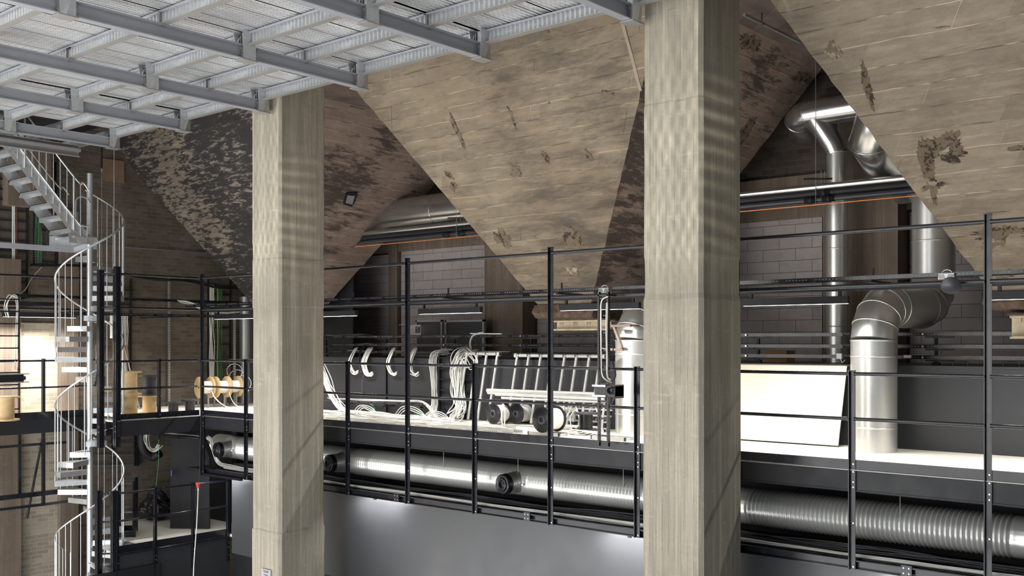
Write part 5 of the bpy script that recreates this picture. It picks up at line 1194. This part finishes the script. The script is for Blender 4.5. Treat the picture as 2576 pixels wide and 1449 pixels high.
for i, (pa, ya_, pb, yb_, rad, Y) in enumerate(((1226, 982, 1505, 992, .035, 14.02), (1228, 987, 1505, 997, .035, 14.03), (1247, 992, 1520, 1005, .026, 13.75), (1262, 1001, 1522, 1012, .02, 13.75))):
    a = onY(pa, ya_, Y); b = onY(pb, yb_, Y); m = MB(); m.tube([a, b], rad, 12); m.build('tube', M['alu'], r)
a = onY(1420, 1008, 13.8); b = onY(1520, 1012, 13.8); n = 4
for i in range(n):
    p = a.lerp(b, i/n); q_ = a.lerp(b, (i+1)/n); lo = Vector((0, -.05, -.42))
    m = MB(); m.tube([p, q_+lo] if i % 2 else [p+lo, q_], .016, 8); m.build('lattice_brace', M['alu'], r)
m = MB(); m.tube([a+lo, b+lo], .024, 10); m.build('lower_tube', M['alu'], r)
for p in (a, a.lerp(b, .5), b): m = MB(); m.tube([p, (p.x, p.y-.08, .02)], .02, 8); m.build('leg', M['alu'], r)
# ladder with lettering lying against the frame
r = thing('folded_ladder', 'dark folded ladder with lettering behind the right-hand spoked reel', 'ladder', (onY(1440, 1060, 13.9).x, 13.9, 0))
a = onY(1412, 1035, 13.9); m = MB(); m.box((a.x+.10, 13.9, a.z-.03), (.40, .04, .22), Matrix.Rotation(.12, 3, 'Y')); m.build('side_plate', M['alu'], r)
txt('RAM', .15, (a.x+.10, 13.875, a.z-.04), (1, 0, -.12), (.12, 0, 1), M['ink'], r)
for k in range(4): m = MB(); x = onY(1440+k*26, 1050, 13.95).x; m.bar((x, 13.95, .0), (x+.06, 14.2, .55), .03, .05); m.build('stile', M['plastic_grey'], r)
for k in range(4): m = MB(); z = .06+k*.1; x0 = onY(1430, 1050, 13.95).x; x1 = onY(1530, 1050, 13.95).x; m.bar((x0, 13.93+z*.4, z), (x1, 13.93+z*.4, z), .04, .025); m.build('rung', M['alu'], r)
# small black reel on its base with a white coil, trays at floor right of reels
p = flr(1474, 1093); ureel(p, .06, 'small black reel standing on end in a white coil, right of the spoked reels', .19, .30, 'plastic_grey', 'plastic', .11)
m = MB()
for k in range(6): m.tube([(p.x+(.22+.015*k)*math.cos(t_), p.y+(.20+.01*k)*math.sin(t_), .012+.010*k+.03*math.sin(t_*2+k)) for t_ in [j*2*PI/24 for j in range(25)]], .009, 5)
m.tube(smooth([(p.x-.2, p.y-.1, .03), (p.x-.32, p.y, .25), (p.x-.24, p.y+.05, .38), (p.x-.1, p.y, .2), (p.x-.15, p.y-.12, .03)], 6), .009, 5)
tag(m.build('cable_coil', M['white'], None, (p.x, p.y, 0)), 'white cable coil lying around the foot of the small black reel', 'cable coil')
def skid(lab, px, py, L, rot=0):
    p = flr(px, py); r = thing('floor_skid', lab, 'tray', p)
    for dy in (-.12, .12): m = MB(); m.box((p.x+L/2, p.y+dy, .03), (L, .03, .05)); m.build('side_bar', M['alu'], r)
    for k in range(5): m = MB(); m.box((p.x+.05+(L-.1)*k/4, p.y, .025), (.04, .24, .02)); m.build('cross_bar', M['alu'], r)
    for dx in (0, L): m = MB(); m.box((p.x+dx, p.y-.12, .03), (.02, .036, .055)); m.build('end_cap', M['plastic'], r)
skid('low aluminium skid on the floor under the closest spoked reel', 1342, 1092, .62)
skid('low aluminium skid on the floor beside the round duct behind the nearer pillar', 1500, 1103, .62)
# ================================================================== HANGING LADDER WITH PROJECTOR
YH = 11.52
def hangladder(lab, pxl, pxr, pya, pyb, Y, gap=43):
    a = onY(pxl, pya, Y); b = onY(pxr, pya, Y); zb = onY((pxl+pxr)/2, pyb, Y).z; r = thing('cable_ladder', lab, 'cable ladder', ((a.x+b.x)/2, Y, zb))
    for x in (a.x, b.x):
        m = MB(); m.bb(x-.012, x+.012, Y-.03, Y+.02, zb, a.z); s_ = m.build('side_rail', M['black'], r)
        m = MB(); z = zb+.05
        while z < a.z-.05: m.bb(x+.012, x+.0135, Y-.012, Y-.002, z, z+.016); z += .035
        m.build('slots', M['slot'], s_)['kind'] = 'stuff'
    z = a.z-.09; k = 0
    while z > zb: m = MB(); m.bb(a.x, b.x, Y-.02, Y, z-.012, z+.012); m.build('rung', M['black'], r); z -= .235
    return r, a, b, zb
r, a, b, zb = hangladder('narrow black cable ladder hung on the rails left of the nearer pillar', 1508, 1531, 735, 1122, YH)
zr = onY(1520, 735, YH).z
m = MB(); m.bb(a.x-.01, b.x+.01, YH-.03, YR-.02, 2.13, 2.15); m.build('hook_plate', M['black'], r)
for k, (x, yy_) in enumerate(((a.x+.035, 0), (b.x-.02, 1), (b.x-.035, 2))):
    pass
bundle('white_cable_bundle', 'pale cables running down the narrow hanging ladder to the projector', 'cables', [onY(1529, 745, YH-.04), onY(1513, 757, YH-.05), onY(1511, 800, YH-.04), onY(1512, 900, YH-.04), onY(1514, 940, YH-.05), onY(1524, 955, YH-.08), onY(1538, 962, YH-.1)], 2, .006, .008, 'white', None, 71)
bundle('white_cable_bundle', 'second run of pale cables on the narrow hanging ladder', 'cables', [onY(1527, 762, YH-.03), onY(1526, 830, YH-.04), onY(1527, 900, YH-.04), onY(1528, 945, YH-.05), onY(1536, 958, YH-.08)], 3, .008, .008, 'white', None, 72)
bundle('black_cable', 'short black cable with connector hanging right of the narrow ladder', 'cable', [onY(1543, 875, YH+.3), onY(1541, 905, YH+.3), onY(1544, 920, YH+.25), onY(1549, 945, YH+.1), onY(1540, 960, YH)], 1, 0, .008, 'plastic', None, 73)
r = thing('projector', 'black projector with lens clamped to the narrow hanging ladder', 'projector', onY(1530, 1000, YH-.15))
ca, cb = onY(1508, 968, YH-.12), onY(1560, 998, YH-.12)
m = MB(); m.bb(ca.x, cb.x, YH-.24, YH-.035, cb.z, ca.z); m.build('housing', M['plastic'], r, None, .008)
m = MB(); m.bb(ca.x-.03, ca.x+.19, YH-.25, YH-.24, ca.z-.02, ca.z+.005); m.bb(ca.x-.03, ca.x+.19, YH-.25, YH-.24, cb.z-.005, cb.z+.02); m.build('clamp_rail', M['galvst'], r)
m = MB(); m.bb(cb.x-.015, cb.x, YH-.25, YH-.03, cb.z-.02, ca.z+.01); m.bb(cb.x-.10, cb.x, YH-.252, YH-.243, cb.z-.0, ca.z); m.build('back_plate', M['plastic_grey'], r)
lc = Vector((cb.x-.05, YH-.25, (ca.z+cb.z)/2+.01)); m = MB(); m.lathe([(0, .055), (.05, .052), (.055, .046), (.05, .04), (.02, .036), (.02, 0)], lc, (.3, -1, .0), 24); m.build('lens', M['plastic'], r)
for k in range(3): m = MB(); m.bb(ca.x+.03+k*.06, ca.x+.06+k*.06, YH-.241, YH-.238, (ca.z+cb.z)/2-.03, (ca.z+cb.z)/2+.03); m.build('vent', M['plastic_grey'], r)
# left counterpart on the end walkway
XH = XF+.12
def hangladder_x(lab, py0, py1, ya_, yb_):
    a = onX(ya_, py0, XH); b = onX(yb_, py0, XH); zb = onX(yb_, py1, XH).z; r = thing('cable_ladder', lab, 'cable ladder', (XH, b.y, zb))
    for y in (a.y, b.y): m = MB(); m.bb(XH-.02, XH+.03, y-.012, y+.012, zb, a.z); m.build('side_rail', M['black'], r)
    z = a.z-.07
    while z > zb: m = MB(); m.bb(XH, XH+.02, a.y, b.y, z-.012, z+.012); m.build('rung', M['black'], r); z -= .235
    return r
hangladder_x('black cable ladder hung on the walkway rail at the far left edge', 742, 1052, -22, 47)
r = thing('projector', 'black projector clamped to the ladder at the far left edge', 'projector', onX(30, 960, XH+.12))
ca, cb = onX(14, 940, XH+.1), onX(60, 962, XH+.1)
m = MB(); m.bb(XH+.035, XH+.20, ca.y-.2, cb.y-.04, cb.z-.0, ca.z); m.build('housing', M['plastic'], r, None, .008)
m = MB(); m.bb(XH+.20, XH+.21, ca.y-.2, cb.y+.06, ca.z-.02, ca.z); m.bb(XH+.20, XH+.21, ca.y-.2, cb.y+.06, cb.z, cb.z+.02); m.build('clamp_rail', M['galvst'], r)
m = MB(); m.lathe([(0, .05), (.05, .048), (.055, .04), (.02, .03), (.02, 0)], (XH+.12, cb.y-.04, (ca.z+cb.z)/2), (0, 1, 0), 20); m.build('lens', M['plastic'], r)
# ================================================================== SMALL THINGS ON THE UPPER RAIL
def ventbox(px, py, lab, dish):
    q = onY(px, py, YR-.02); r = thing('vent_box', lab, 'device', (q.x, YR-.02, q.z-.04))
    m = MB(); m.bb(q.x-.09, q.x+.09, YR-.05, YR+.02, q.z-.03, q.z+.045); b_ = m.build('box', M['galvdk'], r, None, .006)
    m = MB()
    for k in range(5):
        for s_ in (-1, 1): m.bar((q.x+s_*.01+s_*.014*k, YR-.0515, q.z-.02), (q.x+s_*.03+s_*.014*k, YR-.0515, q.z+.03), .003, .006, (0, 1, 0))
    m.build('grille', M['slotd'], b_)['kind'] = 'stuff'
    m = MB(); m.tube([(q.x+.055*math.cos(t_), YR-.02, q.z+.04+.04*math.sin(t_)) for t_ in [i*PI/12 for i in range(13)]], .004, 6); m.build('carry_loop', M['galv'], r)
    return r, q
ventbox(1521, 732, 'small grey slotted box with wire loop on the rail above the narrow ladder', False)
r, q = ventbox(2382, 697, 'small grey slotted box with wire loop on the upper rail at right', True)
q = onY(2394, 717, YR-.13); r = thing('round_dish', 'dark oval dish clamped under the slotted box on the upper right rail', 'dish', (q.x, YR-.1, q.z-.07))
m = MB(); m.lathe([(0, .0), (.0, .06), (.008, .095), (.02, .105), (.03, .10), (.034, 0)], (q.x, q.y-.02, q.z), (.25, -1, -.45), 36)
m.v = [Vector((v.x, v.y, q.z+(v.z-q.z)*.95)) for v in m.v]; m.build('dish_face', M['plastic_grey'], r)
m = MB(); m.bar((q.x, q.y, q.z), (q.x, YR-.02, q.z+.03), .03, .03); m.build('arm', M['black_dull'], r)
# ================================================================== THINGS ON AND BEHIND THE PARTITION
for px in (930, 1402, 1472, 2418, 2546):
    q = onY(px, 920, YL+.15); r_ = MB(); r_.tube(smooth([(q.x-.10, YL+.12, 1.17), (q.x-.085, YL+.12, 1.22), (q.x, YL+.12, 1.235), (q.x+.085, YL+.12, 1.22), (q.x+.10, YL+.12, 1.17)], 5), .010, 8)
    r_.build('lifting_handle', M['black'], PART)
# framed dark panels leaning on the back piers
for pa, pb, yt_, lab in ((1050, 1117, 806, 'dark framed panel leaning at the back wall behind the grey carton'), (1124, 1222, 806, 'dark framed panel leaning at the back wall, right of the other')):
    Yq = 16.2; a = onY(pa, yt_, Yq); b = onY(pb, yt_, Yq); r = thing('framed_panel', lab, 'panel', ((a.x+b.x)/2, Yq, 1.17))
    for (x0, x1, z0, z1) in ((a.x, b.x, a.z-.04, a.z), (a.x, a.x+.04, 1.17, a.z), (b.x-.05, b.x, 1.17, a.z), (a.x, b.x, 1.17, 1.21)): m = MB(); m.bb(x0, x1, Yq-.06, Yq, z0, z1); m.build('frame_bar', M['steeldark'], r)
    m = MB(); m.bb(a.x+.03, b.x-.03, Yq-.03, Yq-.01, 1.19, a.z-.02); m.build('infill', M['dwall'], r)
q = onY(1033, 825, 15.3); r = thing('carton', 'grey carton with a black square emblem on top of the cable rack', 'box', (q.x+.3, 15.35, 1.63))
m = MB(); z0 = 1.64; m.bb(q.x, q.x+.46, 15.15, 15.5, z0, z0+.22); m.build('box_body', M['greycard'], r)
m = MB(); m.bb(q.x-.02, q.x+.2, 14.98, 15.16, z0+.215, z0+.222); m.build('flap', M['greycard'], r)
m = MB(); m.bb(q.x+.31, q.x+.44, 15.143, 15.15, z0+.05, z0+.18); e_ = m.build('emblem', M['ink'], r)
m = MB(); m.bb(q.x+.335, q.x+.415, 15.141, 15.143, z0+.07, z0+.16)
txt('S', .13, (q.x+.375, 15.141, z0+.115), (1, 0, 0), (0, 0, 1), M['greycard'], e_)
m = MB(); m.bb(q.x+.03, q.x+.10, 15.144, 15.15, z0+.03, z0+.10); m.build('paper_label', M['inkw'], r)
# plastic sheet on the rack at left
a = onY(820, 843, 15.0); m = MB(); vs = []; nx, ny = 14, 6
for j in range(ny+1):
    for i in range(nx+1):
        p = Vector((a.x-.3+i*.12, 14.82+j*.07, 1.645)); p.z += .05*noise.noise(p*3.1)+.05*abs(noise.noise(p*5)); vs.append(p)
m.add(vs, [(j*(nx+1)+i, j*(nx+1)+i+1, (j+1)*(nx+1)+i+1, (j+1)*(nx+1)+i) for j in range(ny) for i in range(nx)])
tag(m.build('plastic_sheet', M['glassgrey'], None, (a.x, 14.9, 1.63)), 'crumpled grey plastic sheet on the cable rack beside the farther pillar', 'sheet')
q = onY(2112, 896, 14.8); m = MB(); m.bb(q.x-.04, q.x+.04, 14.78, 14.84, q.z-.04, q.z+.04); m.tube([(q.x+.02, 14.79, q.z-.04), (q.x+.05, 14.78, q.z-.10), (q.x+.09, 14.78, q.z-.06)], .006, 6); tag(m.build('junction_box', M['white'], None, q), 'small white junction box on the rack just left of the round duct', 'box')
q = onY(2283, 897, 14.8); m = MB(); m.bb(q.x-.05, q.x+.05, 14.79, 14.84, q.z-.02, q.z+.02); tag(m.build('junction_box', M['white'], None, q), 'flat white junction box on the rack just right of the round duct', 'box')
q = onY(1950, 890, 15.6); m = MB(); m.bb(q.x-.2, q.x+.25, 15.5, 15.8, 1.17, 1.36); tag(m.build('cardboard_box', M['card'], None, (q.x, 15.6, 1.17)), 'brown cardboard box on the partition ledge behind the plywood sheet', 'box')
q = onY(1365, 884, 15.6); m = MB(); m.bb(q.x-.2, q.x+.2, 15.5, 15.8, 1.17, 1.30); tag(m.build('plastic_crate', M['plastic_grey'], None, (q.x, 15.6, 1.17)), 'grey stacked crates on the partition ledge behind the middle rack stand', 'crate')
# plywood sheet leaning on the partition
br_ = onZ(2108, 1125, 0.0); tr_ = onY(2127, 922, 14.44); x0 = br_.x-2.45
m = MB(); th = Vector((0, -.012, -.006)); A0, A1 = Vector((x0, br_.y, 0.02)), Vector((br_.x, br_.y, .02)); T1 = Vector((tr_.x+.02, 14.44, tr_.z)); T0 = Vector((x0+.05, 14.44, tr_.z+.0))
vs = [A0, A1, T1, T0]+[v+Vector((0, .022, .012)) for v in (A0, A1, T1, T0)]
m.add(vs, [(0, 1, 2, 3), (7, 6, 5, 4), (0, 4, 5, 1), (1, 5, 6, 2), (2, 6, 7, 3), (3, 7, 4, 0)])
o = m.build('plywood_sheet', [M['ply']], None, A0); tag(o, 'large pale birch plywood sheet leaning on the partition right of the nearer pillar', 'board')
# ================================================================== STEELWORK UNDER THE OUTLETS
def outlet_beam(c, lab, x0, x1, z0, z1, matw, yy_=None, h=True):
    y = yy_ or c.y-.35; r = thing('outlet_beam', lab, 'steel beam', ((x0+x1)/2, y, z0))
    m = MB(); m.ibeam((x0, y, z0), (x1, y, z0), z1-z0, .22, .02, .03); m.build('beam_profile', M[matw], r)
    m = MB(); m.bb(x0-.03, x1, y-.14, y+.14, z1, z1+.03); m.build('top_plate', M['rust'], r)
    for k in range(3):
        x = x0+.12+k*.3
        if x < x1: m = MB(); m.bolt((x, y-.09, z1-.03), (0, 0, -1), .022, .05); m.build('bolt', M['rustpale'], r)
    m = MB(); n = 16; vs = [(x0+(x1-x0)*i/n, y-.12, z0-.015+noise.noise(Vector((i*.9, 2, 0)))*.02) for i in range(n+1)]+[(x0+(x1-x0)*i/n, y-.10, z0+.012) for i in range(n+1)]+[(x0+(x1-x0)*i/n, y+.11, z0-.012) for i in range(n+1)]
    q = n+1; m.add(vs, [(i, i+1, q+i+1, q+i) for i in range(n)]+[(i, 2*q+i, 2*q+i+1, i+1) for i in range(n)]+[(q+i, q+i+1, 2*q+i+1, 2*q+i) for i in range(n)]); m.build('flaking_edge', M['rust'], r)
a = onY(1402, 812, cB.y-.45); b = onY(1538, 812, cB.y-.45); outlet_beam(cB, 'rusty cream steel beam hung under the brown hopper outlet', a.x, b.x, 1.70, 1.88, 'rustpale', cB.y-.45)
a = onY(2546, 820, cC.y-.55); outlet_beam(cC, 'bright cream steel beam end under the pale hopper at right edge', a.x, a.x+1.1, 1.54, 1.84, 'rustpale', cC.y-.55)
# old timber bracket pieces by the second round duct
r = thing('timber_bracket', 'old timber bracket of three battens hanging beside the duct near the nearer pillar', 'timber', onY(1570, 880, 13.5))
for pa, pb in (((1538, 820), (1587, 819)), ((1545, 822), (1565, 876)), ((1510, 878), (1568, 880))): m = MB(); m.bar(onY(pa[0], pa[1], 13.5), onY(pb[0], pb[1], 13.5), .05, .035); m.bar(onY(pb[0]-4, pb[1], 13.5), onY(pb[0]-4, pb[1], 13.5)+Vector((0, .35, 0)), .02, .02); m.build('batten', M['wooddk'], r)
# ================================================================== RIPPLED DAYLIGHT ON THE PILLARS
# sun reflected off rippled surfaces in the hall: spot lights whose beams carry a ripple pattern
def ripple(loc, tgt, half_w, half_h, power, kind, soft=.02, fa=14, seed=0.0):
    l = bpy.data.lights.new('rippled_reflection', 'SPOT'); l.energy = power; l.color = (1.0, .97, .84); l.shadow_soft_size = soft
    D = (Vector(tgt)-Vector(loc)).length; l.spot_size = 2*math.atan(math.hypot(half_w, half_h)/D)*1.25; l.spot_blend = .1
    o = bpy.data.objects.new('rippled_reflection', l); COL.objects.link(o); o.location = loc
    o.rotation_euler = (Vector(tgt)-Vector(loc)).to_track_quat('-Z', 'Y').to_euler()
    l.use_nodes = True; t = l.node_tree; em = t.nodes['Emission']
    def n(typ, ins=None, **pr):
        x = t.nodes.new(typ)
        for k, v in pr.items(): setattr(x, k, v)
        for k, v in (ins or {}).items():
            if isinstance(v, bpy.types.NodeSocket): t.links.new(v, x.inputs[k])
            else: x.inputs[k].default_value = v
        return x
    def mt(op, a, b=0.0): return n('ShaderNodeMath', {0: a, 1: b}, operation=op).outputs[0]
    s_ = n('ShaderNodeSeparateXYZ', {0: n('ShaderNodeTexCoord').outputs['Normal']}); 
    az = mt('ABSOLUTE', s_.outputs[2]); u = mt('MULTIPLY', mt('DIVIDE', s_.outputs[0], az), D); v = mt('MULTIPLY', mt('DIVIDE', s_.outputs[1], az), D)
    ns = n('ShaderNodeTexNoise', {'Vector': n('ShaderNodeCombineXYZ', {0: u, 1: v, 2: seed}).outputs[0], 'Scale': .9, 'Detail': 2.0}).outputs[0]
    if kind == 'x':
        a = mt('SINE', mt('ADD', mt('MULTIPLY', mt('ADD', mt('MULTIPLY', u, 2.6), v), fa), mt('MULTIPLY', ns, 9)))
        b = mt('SINE', mt('ADD', mt('MULTIPLY', mt('SUBTRACT', mt('MULTIPLY', u, 2.6), v), fa*.93), mt('MULTIPLY', ns, 5)))
        pat = mt('ADD', mt('POWER', mt('ABSOLUTE', mt('MULTIPLY', mt('ADD', a, 1.0), .5)), 2.0), mt('POWER', mt('ABSOLUTE', mt('MULTIPLY', mt('ADD', b, 1.0), .5)), 2.0))
    else:
        a = mt('SINE', mt('ADD', mt('MULTIPLY', v, fa), mt('MULTIPLY', ns, 4)))
        pat = mt('POWER', mt('ABSOLUTE', mt('MULTIPLY', mt('ADD', a, 1.0), .5)), 2.2)
    pat = mt('MULTIPLY', pat, mt('ADD', mt('MULTIPLY', ns, 1.6), -.3))
    def edge(c, h, soft_):
        return n('ShaderNodeMapRange', {0: mt('ABSOLUTE', c), 1: h-soft_, 2: h, 3: 1.0, 4: 0.0}, interpolation_type='SMOOTHSTEP').outputs[0]
    pat = mt('MULTIPLY', mt('MAXIMUM', pat, 0.0), mt('MULTIPLY', edge(u, half_w, .03), edge(v, half_h, half_h*.6)))
    t.links.new(pat, em.inputs['Strength'])
for (x0, x1, y0, y1), zc, hh in ((extL, 3.9, 2.1), (extR, 3.75, 2.2)):
    cx = (x0+x1)/2
    ripple((cx-1.0, 3.6, zc-2.2), (cx, y0, zc), (x1-x0)/2+.0, hh, 1350, 'x', .03, 17, cx)
    cy = (y0+y1)/2
    ripple((x1+5.0, cy-3.2, zc+.3), (x1, cy-.12, zc-.2), .36, 1.5, 560, 'h', .03, 29, cx+5)
